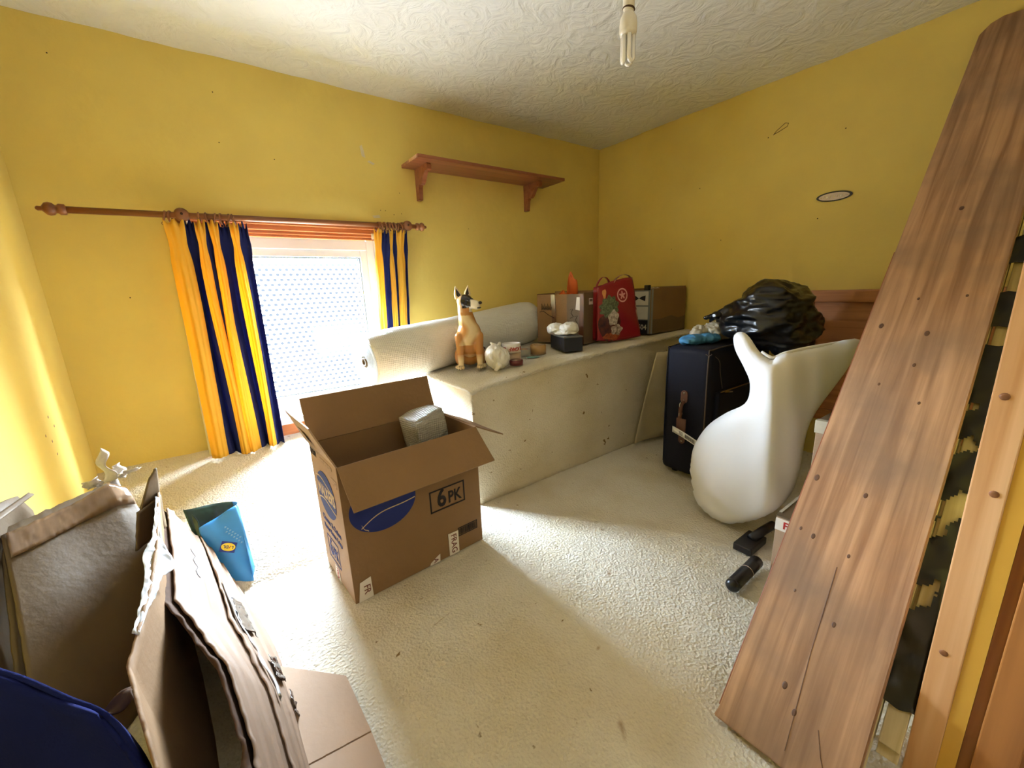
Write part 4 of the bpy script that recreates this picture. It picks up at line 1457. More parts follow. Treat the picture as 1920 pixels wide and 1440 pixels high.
# orange bag inside
oc = CM @ Vector((0.11, 0.18, 0.0))
prof = [(0.060, 0.008), (0.064, 0.12), (0.062, 0.20), (0.050, 0.26), (0.030, 0.285)]
v, f = lathed(prof, oc, (0, 0, 1), 36)
v = ridged(v, f, 0.006, 25, 3.0)
ob = root('orange_bag', oc, 'orange carrier bag standing inside the handwritten carton', 'bag')
M_ORANGE = pm('orange film', lin(226, 108, 44), 0.35, 0.12, 18)
mk('pouch', v, f, M_ORANGE, ob, True)
def strap(name, a, b, h, wd, wdir, mat, parent):
    a, b = Vector(a), Vector(b); wdir = Vector(wdir).normalized()
    def fn(u, v_):
        t = u
        q = a.lerp(b, t) + UP * (h * math.sin(math.pi * t) ** 0.7 if 0 < t < 1 else 0)
        return q + wdir * (v_ - 0.5) * wd
    return sheet(name, fn, 18, 2, 0.0015, mat, parent)
def peak(u, v_):
    h = 0.035 + 0.10 * max(0, 1 - abs(u - 0.68) / 0.42) ** 1.3 + 0.012 * math.sin(u * 23)
    q = oc + Vector((-0.070 + 0.135 * u, 0.0, 0.255 + v_ * h * 1.25))
    return q + Vector((0.03 * v_ * v_ - 0.015 * v_, 0.016 * math.sin(u * 9 + v_ * 3), 0))
sheet('loose_top', peak, 20, 12, 0.0012, M_ORANGE, ob)
tube('handle', smooth_line([oc + Vector((0.03, 0.01, 0.40)), oc + Vector((0.055, 0.005, 0.37)), oc + Vector((0.07, 0.0, 0.32)), oc + Vector((0.075, 0.0, 0.28))], 14), 0.006, M_ORANGE, ob, 8)

# ------------------------------------------------------------------ red bag
K = 0.978
def rbp(x, y, z): return Vector((x * K, y * K, 0.97 + (z - 0.97) * K))
rb = root('red_shopping_bag', rbp(1.98, 1.60, 0.645), 'red shopping bag printed with pale roses and a round white emblem', 'bag')
M_RED = pm('red woven plastic', lin(146, 26, 34), 0.3, 0.15, 12, spec=0.5)
nb = Vector((0.3, 0.95, 0)).normalized()
fb = {'bl': rbp(1.826, 1.655, 0.652), 'br': rbp(2.118, 1.562, 0.658), 'tr': rbp(2.050, 1.583, 1.016), 'tl': rbp(1.826, 1.655, 0.965)}
front = bilin(fb['bl'], fb['br'], fb['tr'], fb['tl'], lambda u, v: tuple(-nb * (0.022 * math.sin(u * 3.1) * math.sin(v * 2.9) + 0.005 * math.sin(u * 7 + v * 9)) + UP * (0.012 * math.sin(u * 3.14) * (1 if v == 1 else v) - 0.012 * math.sin(u * 3.14) * (1 - v))))
sheet('front_panel', front, 20, 24, 0.002, M_RED, rb)
back = bilin(fb['br'] + nb * 0.05, fb['bl'] + nb * 0.05, fb['tl'] + nb * 0.045, fb['tr'] + nb * 0.03)
sheet('back_panel', back, 10, 10, 0.002, M_RED, rb)
M_REDD = pm('dark patterned gusset', lin(110, 50, 46), 0.4, 0.6, 60, col2=lin(190, 150, 120))
sheet('gusset', bilin(fb['br'], fb['br'] + nb * 0.05, fb['tr'] + nb * 0.03, fb['tr'], lambda u, v: (-0.012 * math.sin(u * 3.14), 0, 0)), 6, 16, 0.002, M_REDD, rb)
sheet('gusset', bilin(fb['bl'] + nb * 0.05, fb['bl'], fb['tl'], fb['tl'] + nb * 0.045, lambda u, v: (0.012 * math.sin(u * 3.14), 0, 0)), 6, 16, 0.002, M_RED, rb)
prism('base', [fb['bl'], fb['br'], fb['br'] + nb * .05, fb['bl'] + nb * .05], (0, 0, 0.002), M_RED, rb)
def on_front(u, v, lift):
    a = Vector(front(u, v)); n = (Vector(front(min(u + .01, 1), v)) - Vector(front(max(u - .01, 0), v))).cross(Vector(front(u, min(v + .01, 1))) - Vector(front(u, max(v - .01, 0)))).normalized()
    return a + n * lift
def patch(name, uvs, mat, lift=0.0012, parent=rb):
    n = len(uvs)
    cu, cv = sum(q[0] for q in uvs) / n, sum(q[1] for q in uvs) / n
    V_ = [on_front(cu, cv, lift)]
    for fr_ in (0.35, 0.7, 1.0):
        V_ += [on_front(cu + (a - cu) * fr_, cv + (b_ - cv) * fr_, lift) for a, b_ in uvs]
    F_ = []
    for i in range(n):
        j = (i + 1) % n
        F_.append([0, 1 + i, 1 + j])
        for k in range(2):
            F_.append([1 + k * n + i, 1 + (k + 1) * n + i, 1 + (k + 1) * n + j, 1 + k * n + j])
    mk(name, V_, F_, mat, parent, True)
def lobed(cu, cv, ru, rv, n, lob, amp, seed=0):
    return [(cu + ru * (1 + amp * math.sin(lob * 2 * math.pi * k / n + seed)) * math.cos(2 * math.pi * k / n), cv + rv * (1 + amp * math.sin(lob * 2 * math.pi * k / n + seed)) * math.sin(2 * math.pi * k / n)) for k in range(n)]
patch('print_ground', lobed(0.27, 0.25, 0.25, 0.245, 28, 3, 0.08), pm('dark brown print', lin(50, 26, 30), 0.35, 0.5, 40, col2=lin(96, 48, 30)), 0.0012)
patch('print_leaves', lobed(0.27, 0.60, 0.21, 0.18, 36, 9, 0.14), pm('leafy print', lin(120, 130, 92), 0.4, 0.5, 90, col2=lin(56, 62, 44)), 0.0016)
patch('print_flame', lobed(0.16, 0.84, 0.05, 0.08, 20, 3, 0.2), pm('yellow print', lin(220, 150, 90), 0.4, 0.2, 50), 0.0014)
patch('print_flower', lobed(0.36, 0.40, 0.11, 0.13, 28, 5, 0.14), pm('cream flower print', lin(226, 214, 194), 0.4, 0.3, 70, col2=lin(120, 96, 80)), 0.0020)
patch('print_flower', lobed(0.44, 0.19, 0.13, 0.09, 28, 5, 0.14, 1), pm('pale flower print', lin(214, 198, 178), 0.4, 0.3, 70, col2=lin(96, 70, 56)), 0.0020)
patch('print_fruit', lobed(0.32, 0.08, 0.20, 0.06, 24, 4, 0.12), pm('orange brown print', lin(190, 100, 50), 0.4, 0.4, 60, col2=lin(110, 48, 26)), 0.0018)
for r0, r1 in ((0.145, 0.115),):
    ring = [(0.63 + r0 * math.cos(2 * math.pi * k / 40), 0.74 + r0 * 0.78 * math.sin(2 * math.pi * k / 40)) for k in range(40)]
    ringi = [(0.63 + r1 * math.cos(2 * math.pi * k / 40), 0.74 + r1 * 0.78 * math.sin(2 * math.pi * k / 40)) for k in range(40)]
    V_ = [on_front(a, b_, 0.0018) for a, b_ in ring + ringi]
    mk('round_emblem', V_, [[k, (k + 1) % 40, 40 + (k + 1) % 40, 40 + k] for k in range(40)], pm('pale print', lin(226, 170, 160), 0.4), rb)
patch('emblem_star', lobed(0.63, 0.74, 0.062, 0.05, 40, 5, 0.45), pm('pale star print', lin(222, 160, 150), 0.4), 0.0018)
strap('handle', fb['tl'].lerp(fb['tr'], 0.02) + nb * 0.02, fb['tl'].lerp(fb['tr'], 0.42) + nb * 0.03 + UP * 0.0, 0.045, 0.022, nb, M_RED, rb)
strap('handle', fb['tl'].lerp(fb['tr'], 0.45) + nb * 0.0, fb['tl'].lerp(fb['tr'], 0.97) + nb * 0.01, 0.03, 0.02, nb, M_REDD, rb)

# ------------------------------------------------------------------ carton with white and blue print by the right wall
pbx = root('printed_carton', (2.40, 1.70, zt(2.4)), 'open brown carton with white and blue printed side against the right wall', 'box')
z0 = zt(2.6) + 0.004
PX0, PX1, PY0, PY1, PH = 2.205, 2.590, 1.555, 1.86, 0.282
box('front_wall', (PX0, PY0, z0), (PX1, PY0 + 0.005, z0 + PH), M_CARD, pbx)
box('back_wall', (PX0, PY1 - 0.005, z0), (PX1, PY1, z0 + PH), M_CARD, pbx)
pl = box('side_wall', (PX0, PY0 + 0.005, z0), (PX0 + 0.005, PY1 - 0.005, z0 + PH - 0.01), pm('blue grey print', lin(120, 124, 126), 0.5, 0.1, 10), pbx)
box('side_wall', (PX1 - 0.005, PY0 + 0.005, z0), (PX1, PY1 - 0.005, z0 + PH + 0.008), M_CARD, pbx)
box('base', (PX0 + 0.005, PY0 + 0.005, z0), (PX1 - 0.005, PY1 - 0.005, z0 + 0.006), M_CARD, pbx)
flat('torn_band', [(0.0, 0.0), (0.385, 0.0), (0.385, 0.095), (0.30, 0.085), (0.22, 0.105), (0.10, 0.088), (0.0, 0.092)], frame_M((PX0, PY0, z0), (1, 0, 0), UP, 0.0006), M_CARD3, pbx)
flat('grey_edge', rect(0.0, 0.0, 0.020, PH - 0.004), frame_M((PX0, PY0, z0), (1, 0, 0), UP, 0.0014), pm('grey print edge', lin(132, 136, 138), 0.5), pbx)
PLM = frame_M((PX0, PY1, z0), (0, -1, 0), UP, 0.0008)
M_PW = pm('white print', lin(206, 204, 194), 0.5, 0.08, 20)
M_PD = pm('dark navy print', lin(26, 32, 48), 0.45, 0.1, 20)
flat('white_panel', rect(0.150, 0.180, 0.285, 0.265), PLM, M_PW, pl)
flat('white_panel', rect(0.150, 0.090, 0.285, 0.170), PLM, M_PW, pl)
flat('navy_panel', rect(0.05, 0.0, 0.285, 0.084), PLM, M_PD, pl)
flat('navy_panel', rect(0.04, 0.088, 0.142, 0.268), PLM, M_PD, pl)
flat('dark_shape', [(0.175, 0.20), (0.215, 0.222), (0.178, 0.245)], PLM @ Matrix.Translation((0, 0, 0.0008)), M_PD, pl)
flat('dark_shape', [(0.215, 0.222), (0.262, 0.205), (0.265, 0.24), (0.24, 0.235)], PLM @ Matrix.Translation((0, 0, 0.0008)), M_PD, pl)
text('number', '504', 0.045, PLM @ Matrix.Translation((0.245, 0.040, 0.0008)), M_PW, pl, 0.02, 0.0004)
M_DK = pm('black plastic bits', lin(30, 30, 32), 0.4, 0.2, 20)
tag(box('bottle', (2.232, 1.60, z0 + 0.10), (2.262, 1.63, z0 + PH + 0.022), M_DK, None, 0.004, None, (2.247, 1.615, z0 + 0.10)), 'small black-topped bottle poking out of the printed carton', 'bottle')
v, f = blobd([('e', (2.38, 1.66, z0 + 0.20), (0.10, 0.07, 0.085))], 0.008, 2)
v = ridged(v, f, 0.010, 20, 2.0)
tag(mk('paper_bundle', v, f, M_FILMC, None, True, (2.38, 1.66, z0 + 0.10)), 'pale wrapped bundle inside the carton against the right wall', 'bundle')

# cream cloth hanging over the front of the bench beside the suitcase
M_CLOTH = pm('cream backing cloth', lin(214, 198, 164), 0.9, 0.1, 10, 0.15, 90)
tag(sheet('hanging_cloth', bilin((1.925, 1.435, 0.03), (2.40, 1.40, 0.03), (2.40, 1.450, 0.56), (2.150, 1.452, 0.56), lambda u, v: (0, 0.010 * math.sin(u * 8 + v * 2), 0)), 20, 16, 0.003, M_CLOTH, None, True, (2.15, 1.43, 0.0)), 'cream cloth hanging between the bench and the suitcase', 'cloth')
# ------------------------------------------------------------------ suitcase
M_NAVY = pm('navy canvas', lin(18, 19, 36), 0.75, 0.2, 12, 0.25, 350, 0.002, spec=0.3)
M_LEA = pm('brown leather', lin(104, 66, 48), 0.5, 0.2, 40, 0.2, 200)
SX0, SX1, SY0, SY1, SH = 1.79, 2.42, 0.935, 1.165, 0.668
sc = root('suitcase', (2.1, 1.05, 0.0), 'navy soft suitcase standing upright with brown leather handle and airline tag', 'suitcase')
v, f = boxd((SX0, SY0, 0.022), (SX1, SY1, SH), 0.035, 5)
mk('shell', v, f, M_NAVY, sc, True)
M_PIPE = pm('worn piping', lin(92, 78, 66), 0.6, 0.2, 40)
tube('piping', smooth_line([(SX0 + 0.004, SY0 + 0.012, 0.06), (SX0 + 0.002, SY0 + 0.010, 0.35), (SX0 + 0.004, SY0 + 0.012, 0.63), (SX0 + 0.04, SY0 + 0.010, SH - 0.004), (2.1, SY0 + 0.010, SH + 0.002)], 30), 0.0035, M_PIPE, sc, 6)
tube('piping', smooth_line([(SX0 + 0.004, SY1 - 0.012, 0.06), (SX0 + 0.002, SY1 - 0.010, 0.35), (SX0 + 0.004, SY1 - 0.012, 0.63), (SX0 + 0.04, SY1 - 0.010, SH - 0.004), (2.1, SY1 - 0.010, SH + 0.002)], 30), 0.003, M_NAVY, sc, 6)
box('front_pocket', (SX0 + 0.06, SY0 - 0.022, 0.08), (SX1 - 0.06, SY0 + 0.004, 0.46), M_NAVY, sc, 0.012)
tube('zip', [(SX0 + 0.07, SY0 - 0.024, 0.462), (SX1 - 0.07, SY0 - 0.024, 0.462)], 0.003, M_BRASS, sc, 6)
tube('zip_pull', [(SX0 + 0.10, SY0 - 0.03, 0.462), (SX0 + 0.16, SY0 - 0.034, 0.452)], [0.006, 0.003], M_BRASS, sc, 6)
tube('cord', smooth_line([(SX0 + 0.012, SY0 + 0.006, 0.648), (SX0 + 0.07, SY0 - 0.004, 0.61), (SX0 + 0.085, SY0 - 0.006, 0.55), (SX0 + 0.115, SY0 - 0.006, 0.47)], 20), 0.002, M_PIPE, sc, 5)
for k in range(3):
    a = k * 2.1 + 0.5
    tube('cord_knot', [(SX0 - 0.002, SY0 + 0.008, 0.640), (SX0 - 0.006, SY0 + 0.008 + 0.016 * math.cos(a), 0.640 + 0.016 * math.sin(a))], 0.002, M_PIPE, sc, 5)
HY = 1.05
hd = root('_tmp', (0, 0, 0), 'x', 'x'); bpy.data.objects.remove(hd)
def pad(z0, z1):
    n = 10
    pts = []
    for k in range(n + 1):
        a = math.pi * k / n
        pts.append((HY + 0.017 * math.cos(a), z1 - 0.017 + 0.017 * math.sin(a)))
    for k in range(n + 1):
        a = math.pi + math.pi * k / n
        pts.append((HY + 0.017 * math.cos(a), z0 + 0.017 + 0.017 * math.sin(a)))
    o = prism('handle_mount', [(SX0 - 0.001, y, z) for y, z in pts], (-0.006, 0, 0), M_LEA, sc)
    for z in (z0 + 0.014, z1 - 0.014):
        lathe('rivet', [(0.006, 0), (0.005, 0.003), (0.002, 0.004)], (SX0 - 0.007, HY, z), M_STEEL, o, (-1, 0, 0), 10)
pad(0.395, 0.460)
pad(0.185, 0.240)
tube('handle', smooth_line([(SX0 - 0.008, HY, 0.405), (SX0 - 0.028, HY, 0.385), (SX0 - 0.034, HY, 0.315), (SX0 - 0.028, HY, 0.25), (SX0 - 0.008, HY, 0.225)], 20), 0.009, M_LEA, sc, 10)
for z in (0.392, 0.345):
    v, f = torusd((SX0 - 0.028, HY, z), (0, 1, 0), 0.013, 0.0028, 18, 6)
    mk('handle_ring', v, f, M_STEEL, sc, True)
lt = box('luggage_label', (SX0 - 0.050, HY - 0.042, 0.255), (SX0 - 0.045, HY + 0.008, 0.330), M_LEA, sc, 0.003, Matrix.Identity(4))
tube('label_loop', [(SX0 - 0.047, HY - 0.012, 0.33), (SX0 - 0.040, HY - 0.004, 0.355)], 0.003, M_LEA, lt, 6)
def tagfn(u, v_):
    y = 1.072 - 0.150 * u
    z = 0.285 - 0.030 * v_ - 0.052 * u + 0.014 * math.sin(u * 3)
    return (SX0 - 0.056 - 0.016 * math.sin(u * 3.1), y, z)
at = sheet('airline_tag', tagfn, 16, 2, 0.0008, M_WHITE, sc)
for k in range(14):
    u0 = 0.52 + k * 0.022
    a, b_, c, d = (Vector(tagfn(u, q)) for u, q in ((u0, 0.18), (u0 + 0.010, 0.18), (u0 + 0.010, 0.82), (u0, 0.82)))
    prism('tag_bar', [q + Vector((-0.0012, 0, 0)) for q in (a, b_, c, d)], (-0.0004, 0, 0), M_BLACKINK, at)
for k in range(3):
    a, b_, c, d = (Vector(tagfn(u, q)) for u, q in ((0.30, 0.22 + .2 * k), (0.44, 0.22 + .2 * k), (0.44, 0.30 + .2 * k), (0.30, 0.30 + .2 * k)))
    prism('tag_print', [q + Vector((-0.0012, 0, 0)) for q in (a, b_, c, d)], (-0.0004, 0, 0), M_BLACKINK, at)
for x, y in ((SX0 + .06, SY0 + .05), (SX1 - .06, SY0 + .05), (SX0 + .06, SY1 - .05), (SX1 - .06, SY1 - .05)):
    lathe('foot', [(0.016, 0.0), (0.018, 0.006), (0.018, 0.024)], (x, y, 0.0), M_BLACKPL, sc, seg=14)

# blue cloth and cloudy film on the suitcase
v, f = blobd([('e', (1.93, 1.10, SH + 0.022), (0.10, 0.055, 0.024)), ('e', (1.99, 1.06, SH + 0.026), (0.07, 0.05, 0.022))], 0.006, 3)
v = ridged(v, f, 0.007, 28, 4.0)
v = [Vector((q.x, q.y, max(q.z, SH + 0.001))) for q in v]
tag(mk('blue_cloth', v, f, pm('sky blue cloth', lin(70, 136, 184), 0.6, 0.15, 20), None, True, (1.95, 1.08, SH)), 'crumpled sky-blue cloth lying on top of the suitcase', 'cloth')
v, f = blobd([('e', (2.13, 1.08, SH + 0.05), (0.10, 0.07, 0.05)), ('e', (2.22, 1.03, SH + 0.07), (0.07, 0.06, 0.065)), ('e', (2.04, 1.135, SH + 0.04), (0.06, 0.03, 0.04))], 0.006, 2)
v = ridged(v, f, 0.014, 26, 11.0)
v = [Vector((q.x, q.y, max(q.z, SH + 0.001))) for q in v]
tag(mk('plastic_wrap', v, f, M_FILMC, None, True, (2.13, 1.08, SH)), 'cloudy crumpled plastic wrap on the suitcase beside the black bag', 'plastic wrap')

# ------------------------------------------------------------------ black bin bag
M_BIN = pm('black bin film', lin(14, 14, 16), 0.28, 0.3, 15, spec=0.6)
bb_ = Vector((2.13, 0.845, 0.80))
v, f = blobd([('e', bb_ + Vector((0.0, -0.01, 0.0)), (0.17, 0.175, 0.165)), ('e', bb_ + Vector((0.03, -0.08, -0.07)), (0.15, 0.115, 0.12)), ('e', bb_ + Vector((-0.02, 0.10, -0.03)), (0.12, 0.10, 0.09)),
              ('c', bb_ + Vector((-0.05, 0.15, 0.0)), 0.05, bb_ + Vector((-0.075, 0.205, 0.01)), 0.02)], 0.009, 3)
v = ridged(v, f, 0.020, 6.5, 5.0, (1.0, 0.7, 1.9))
v = ridged(v, f, 0.006, 17, 2.0, (0.8, 0.5, 2.2))
v = [Vector((q.x, q.y, max(q.z, SH + 0.002) if q.y > SY0 - 0.005 else q.z)) for q in v]
bag = root('bin_bag', (2.13, 0.85, 0.62), 'shiny black bin bag heaped on the suitcase', 'bag')
mk('sack', v, f, M_BIN, bag, True)
kn = bb_ + Vector((-0.085, 0.205, 0.005))
v, f = blobd([('e', kn, (0.034, 0.026, 0.020)), ('c', kn, 0.016, kn + Vector((-0.03, 0.045, -0.012)), 0.010), ('c', kn, 0.014, kn + Vector((-0.01, 0.03, -0.03)), 0.008)], 0.005, 2)
mk('knot', ridged(v, f, 0.004, 50, 1.0), f, M_BIN, bag, True)

# ------------------------------------------------------------------ headboard against the right wall
hb = root('headboard', (2.58, 0.5, 0.0), 'varnished brown wooden headboard leaning on the right wall', 'headboard')
box('top_rail', (2.556, 0.08, 0.845), (2.604, 0.885, 0.905), M_HEAD, hb, 0.008)
box('end_post', (2.560, 0.825, 0.0), (2.602, 0.885, 0.846), M_HEAD, hb, 0.004)
box('end_post', (2.560, 0.08, 0.0), (2.602, 0.14, 0.846), M_HEAD, hb, 0.004)
box('panel', (2.582, 0.14, 0.25), (2.596, 0.825, 0.846), M_HEAD, hb)
box('bottom_rail', (2.560, 0.14, 0.22), (2.602, 0.825, 0.28), M_HEAD, hb, 0.004)
tube('routed_line', smooth_line([(2.581, 0.56, 0.84), (2.581, 0.575, 0.79), (2.581, 0.57, 0.74), (2.581, 0.545, 0.70)], 14), 0.003, M_CORE, hb, 6)

# ------------------------------------------------------------------ white stretchy cover bag in front of the suitcase
k_ = 0.915
def wp(x, y, z): return Vector((x * k_, y * k_, 0.97 + (z - 0.97) * k_))
wo = [[1.578, 0.877, 0.169], [1.58, 0.873, 0.271], [1.599, 0.831, 0.375], [1.626, 0.772, 0.442], [1.654, 0.71, 0.494], [1.657, 0.702, 0.572], [1.647, 0.725, 0.635], [1.632, 0.759, 0.707], [1.628, 0.766, 0.76], [1.638, 0.744, 0.777], [1.65, 0.718, 0.757], [1.666, 0.681, 0.7], [1.683, 0.644, 0.673], [1.691, 0.626, 0.695], [1.73, 0.539, 0.722], [1.786, 0.417, 0.757], [1.778, 0.435, 0.654], [1.743, 0.512, 0.445], [1.737, 0.524, 0.247], [1.728, 0.544, 0.127], [1.702, 0.602, 0.027], [1.661, 0.694, -0.034], [1.627, 0.769, -0.025], [1.596, 0.837, 0.051]]
sm = smooth_line([wp(*q) for q in wo] + [wp(*wo[0])], 110)[:-1]
nw = Vector((-0.91, -0.41, 0.0))
v, f = inflated(sm, nw, 0.040, 0.040, 0.055, 0.012)
rax = Vector((0.41, -0.91, 0)).normalized()
c0 = wp(1.683, 0.644, 0.673)
EYE = Vector((0, 0, 0.97))
def cover_bend(q):
    """both panels fall back from a soft upright ridge, like a cover pulled over a frame"""
    t = (q - c0).dot(rax) - (0.66 - q.z) * 0.07
    d = math.sqrt(t * t + 0.0006) - 0.0245
    d *= 0.95 if t > 0 else 0.78
    if t > 0:
        d -= 0.006 * math.sin(t * 80 + q.z * 5) * min(1, t * 20)
    dr = q - EYE
    return EYE + dr * (1 + d / dr.length)
vv = []
for q in v:
    hor = (q - wp(1.625, 0.77, 0.2)).dot(rax)
    front_side = (q - c0).dot(nw) > 0.004
    qq = cover_bend(q)
    bel = math.exp(-((q.z - 0.17) / 0.16) ** 2)
    if front_side:
        qq += Vector((-0.97, 0.2, 0)) * 0.050 * bel * math.exp(-((hor + 0.0) / 0.10) ** 2)
        cr = math.exp(-((q.z - 0.12) / 0.11) ** 2) * math.exp(-((hor + 0.01) / 0.08) ** 2)
        qq += nw * 0.004 * math.sin((q.z + 6 * (hor + 0.10) ** 2 - hor * 0.5) * 80) * cr
        qq += nw * 0.005 * math.sin(hor * 46 + 0.6) * math.exp(-((q.z - 0.52) / 0.14) ** 2)
    qq.z = max(qq.z, 0.006)
    vv.append(qq)
M_COVER = pm('white stretch cover', lin(242, 242, 244), 0.55, 0.02, 6, spec=0.4)
wb = root('white_cover_bag', wp(1.64, 0.74, -0.03), 'white stretched cover bag with a pointed corner, in front of the suitcase', 'bag')
mk('cover', vv, f, M_COVER, wb, True)
# gathered elastic edge
ee = []
for q in smooth_line([wp(1.668, 0.676, 0.700), wp(1.683, 0.642, 0.680), wp(1.70, 0.606, 0.700), wp(1.73, 0.539, 0.724), wp(1.775, 0.44, 0.750)], 30):
    ee.append(cover_bend(q))
tube('elastic_edge', ee, 0.006, M_COVER, wb, 8)

# ------------------------------------------------------------------ black stand feet peeping out below the cover bag
M_BLKMET = pm('black enamel', lin(32, 30, 32), 0.35, 0.2, 30)
st = root('black_stand', (1.35, 0.5, 0.0), 'black metal stand with rounded bar foot under the white cover bag', 'stand')
tube('bar_leg', [(1.190, 0.496, 0.026), (1.196, 0.496, 0.026), (1.33, 0.498, 0.029), (1.36, 0.499, 0.03)], [0.017, 0.021, 0.021, 0.021], M_BLKMET, st, 16)
lathe('end_cap', [(0.0215, 0.0), (0.021, 0.008), (0.014, 0.016), (0.004, 0.019)], (1.192, 0.496, 0.026), M_BLACKPL, st, (-1, 0, 0), 16)
v, f = torusd((1.285, 0.4975, 0.028), (1, 0.01, 0.02), 0.0214, 0.0012, 20, 5)
mk('worn_band', v, f, pm('bare worn metal', lin(190, 170, 150), 0.4), st, True)
box('foot_plate', (1.405, 0.535, 0.003), (1.53, 0.600, 0.032), M_BLKMET, st, 0.006)
tube('cross_bar', [(1.47, 0.565, 0.036), (1.54, 0.555, 0.045), (1.60, 0.545, 0.05)], 0.016, M_BLKMET, st, 10)

# ------------------------------------------------------------------ cartons half hidden behind the plank
lc = root('taped_carton', (1.48, 0.3, 0.0), 'pale carton with red printed tape on its top edge, behind the brown plank', 'box')
box('body', (1.375, 0.13, 0.003), (1.60, 0.462, 0.215), M_CARD2, lc, 0.003)
box('lid_flap', (1.375, 0.13, 0.2152), (1.60, 0.295, 0.220), M_CARD, lc, 0.001)
box('lid_flap', (1.375, 0.300, 0.2152), (1.60, 0.462, 0.220), M_CARD3, lc, 0.001)
M_LM = frame_M((1.375, 0.462, 0.0), (0, -1, 0), UP, 0.0008)
flat('tape_strip', rect(0.0, 0.170, 0.30, 0.212), M_LM, M_TAPEW, lc)
text('tape_lettering', 'FRAGILE', 0.034, M_LM @ Matrix.Translation((0.085, 0.191, 0.0008)), M_REDINK, lc, 0.03, 0.0003)
box('clear_tape_ridge', (1.40, 0.455, 0.2203), (1.58, 0.4635, 0.2225), M_FILMC, lc)
uc = root('upper_carton', (1.62, 0.3, 0.22), 'pale narrow carton with taped top corner, standing behind the brown plank', 'box')
UM = Matrix.Translation((1.49, 0.425, 0.2240))
box('body', (0.012, -0.30, 0.0015), (0.17, 0.0, 0.285), M_CARD2, uc, 0.003, UM)
box('lid', (0.010, -0.302, 0.2855), (0.172, 0.002, 0.300), M_CARD3, uc, 0.003, UM)
box('corner_tape', (0.008, -0.06, 0.26), (0.030, 0.0035, 0.3025), M_FILMC, uc, 0.002, UM)

# ------------------------------------------------------------------ leaning plank and the wrapped slats under it
LV = Vector((0.97, 0.03, 1.0)).normalized()
WV = Vector((0.03, -0.97, 0)).normalized()
NV = LV.cross(WV).normalized()           # away from the room, down to the right
if NV.x < 0: NV = -NV
def mkl(name, verts, faces, mat, parent, smooth=False):
    me = bpy.data.meshes.new(name)
    me.from_pydata([tuple(q) for q in verts], [], faces)
    if mat: me.materials.append(mat)
    if smooth: me.polygons.foreach_set('use_smooth', [True] * len(me.polygons))
    o = bpy.data.objects.new(name, me)
    COL.objects.link(o)
    o.parent = parent
    return o
PB = Vector((0.757, 0.325, 0.0))
def axesM(o): return Matrix(((LV.x, -WV.x, -NV.x, o.x), (LV.y, -WV.y, -NV.y, o.y), (LV.z, -WV.z, -NV.z, o.z), (0, 0, 0, 1)))
M_PLANK = wood('weathered brown plank', lin(146, 106, 76), lin(194, 152, 116), 0, 1.4, 0.5, dark=lin(124, 102, 86))
TH = 0.030
lift = TH * (-(-NV.z)) if False else 0
plank = root('long_plank', PB + NV * TH * 0.0 + LV * 0.0, 'long weathered brown wooden plank leaning against the right wall', 'plank')
plank.matrix_world = axesM(PB + Vector((0, 0, 0.022)))
PLEN, PW = 2.63, 0.235
outl = [(0.0, 0.004), (0.0, -PW + 0.004), (0.004, -PW), (PLEN - 0.02, -PW), (PLEN - 0.005, -0.05), (PLEN - 0.03, -0.02), (PLEN - 0.085, 0.0), (0.02, 0.0)]
bm = bmesh.new()
top = [bm.verts.new((a, b_, 0)) for a, b_ in outl]
fc = bm.faces.new(top)
ex = bmesh.ops.extrude_face_region(bm, geom=[fc])
for g in ex['geom']:
    if isinstance(g, bmesh.types.BMVert): g.co.z -= TH
bmesh.ops.recalc_face_normals(bm, faces=bm.faces)
bmesh.ops.bevel(bm, geom=bm.edges[:], offset=0.0025, segments=2, affect='EDGES')
v, f = bm_data(bm)
mkl('board', v, f, M_PLANK, plank)
M_KNOT = pm('dark knot', lin(104, 72, 52), 0.5, 0.3, 60)
for (l, w_), s in zip([(0.619, 0.019), (0.608, 0.119), (0.477, 0.025), (0.469, 0.053), (0.454, 0.125), (0.3, 0.138), (0.138, 0.095), (0.102, 0.123), (0.331, 0.056), (1.123, 0.033), (1.103, 0.13), (1.581, 0.114), (0.997, 0.126), (0.884, 0.157), (0.926, 0.072), (1.225, 0.09), (1.235, 0.181)],
                 (9, 7, 5, 7, 5, 6, 8, 7, 4, 9, 9, 9, 6, 5, 5, 5, 5)):
    r_ = s * 0.0006
    vk, fk = lathed([(r_, 0.0), (r_ * 0.95, 0.0002), (r_ * 0.4, 0.0003)], (l, -w_, 0.0), (0, 0, 1), 14)
    vk = [Vector((l + (q.x - l) * 1.7, q.y, q.z)) for q in vk]
    mkl('knot', vk, fk, M_KNOT, plank, True)
for (l0, w0, l1, w1) in ((0.03, 0.128, 0.42, 0.112), (0.02, 0.2, 0.10, 0.165)):
    vk, fk = tubed([(l0, -w0, 0.0002), ((l0 + l1) / 2, -(w0 + w1) / 2 + .003, 0.0002), (l1, -w1, 0.0002)], 0.0007, 5)
    mkl('crack', vk, fk, M_KNOT, plank)
# thin second board behind the plank, its edge just showing on the left
pl2 = root('thin_board', PB + NV * 0.034, 'thin brown board directly behind the long plank, only its left edge showing', 'plank')
pl2.matrix_world = axesM(PB + Vector((0, 0, 0.022)) + NV * (TH + 0.0015))
v, f = boxd((0.022, -0.20, -0.016), (1.45, 0.010, 0.0), 0.002)
mkl('board', v, f, M_SHELF, pl2)

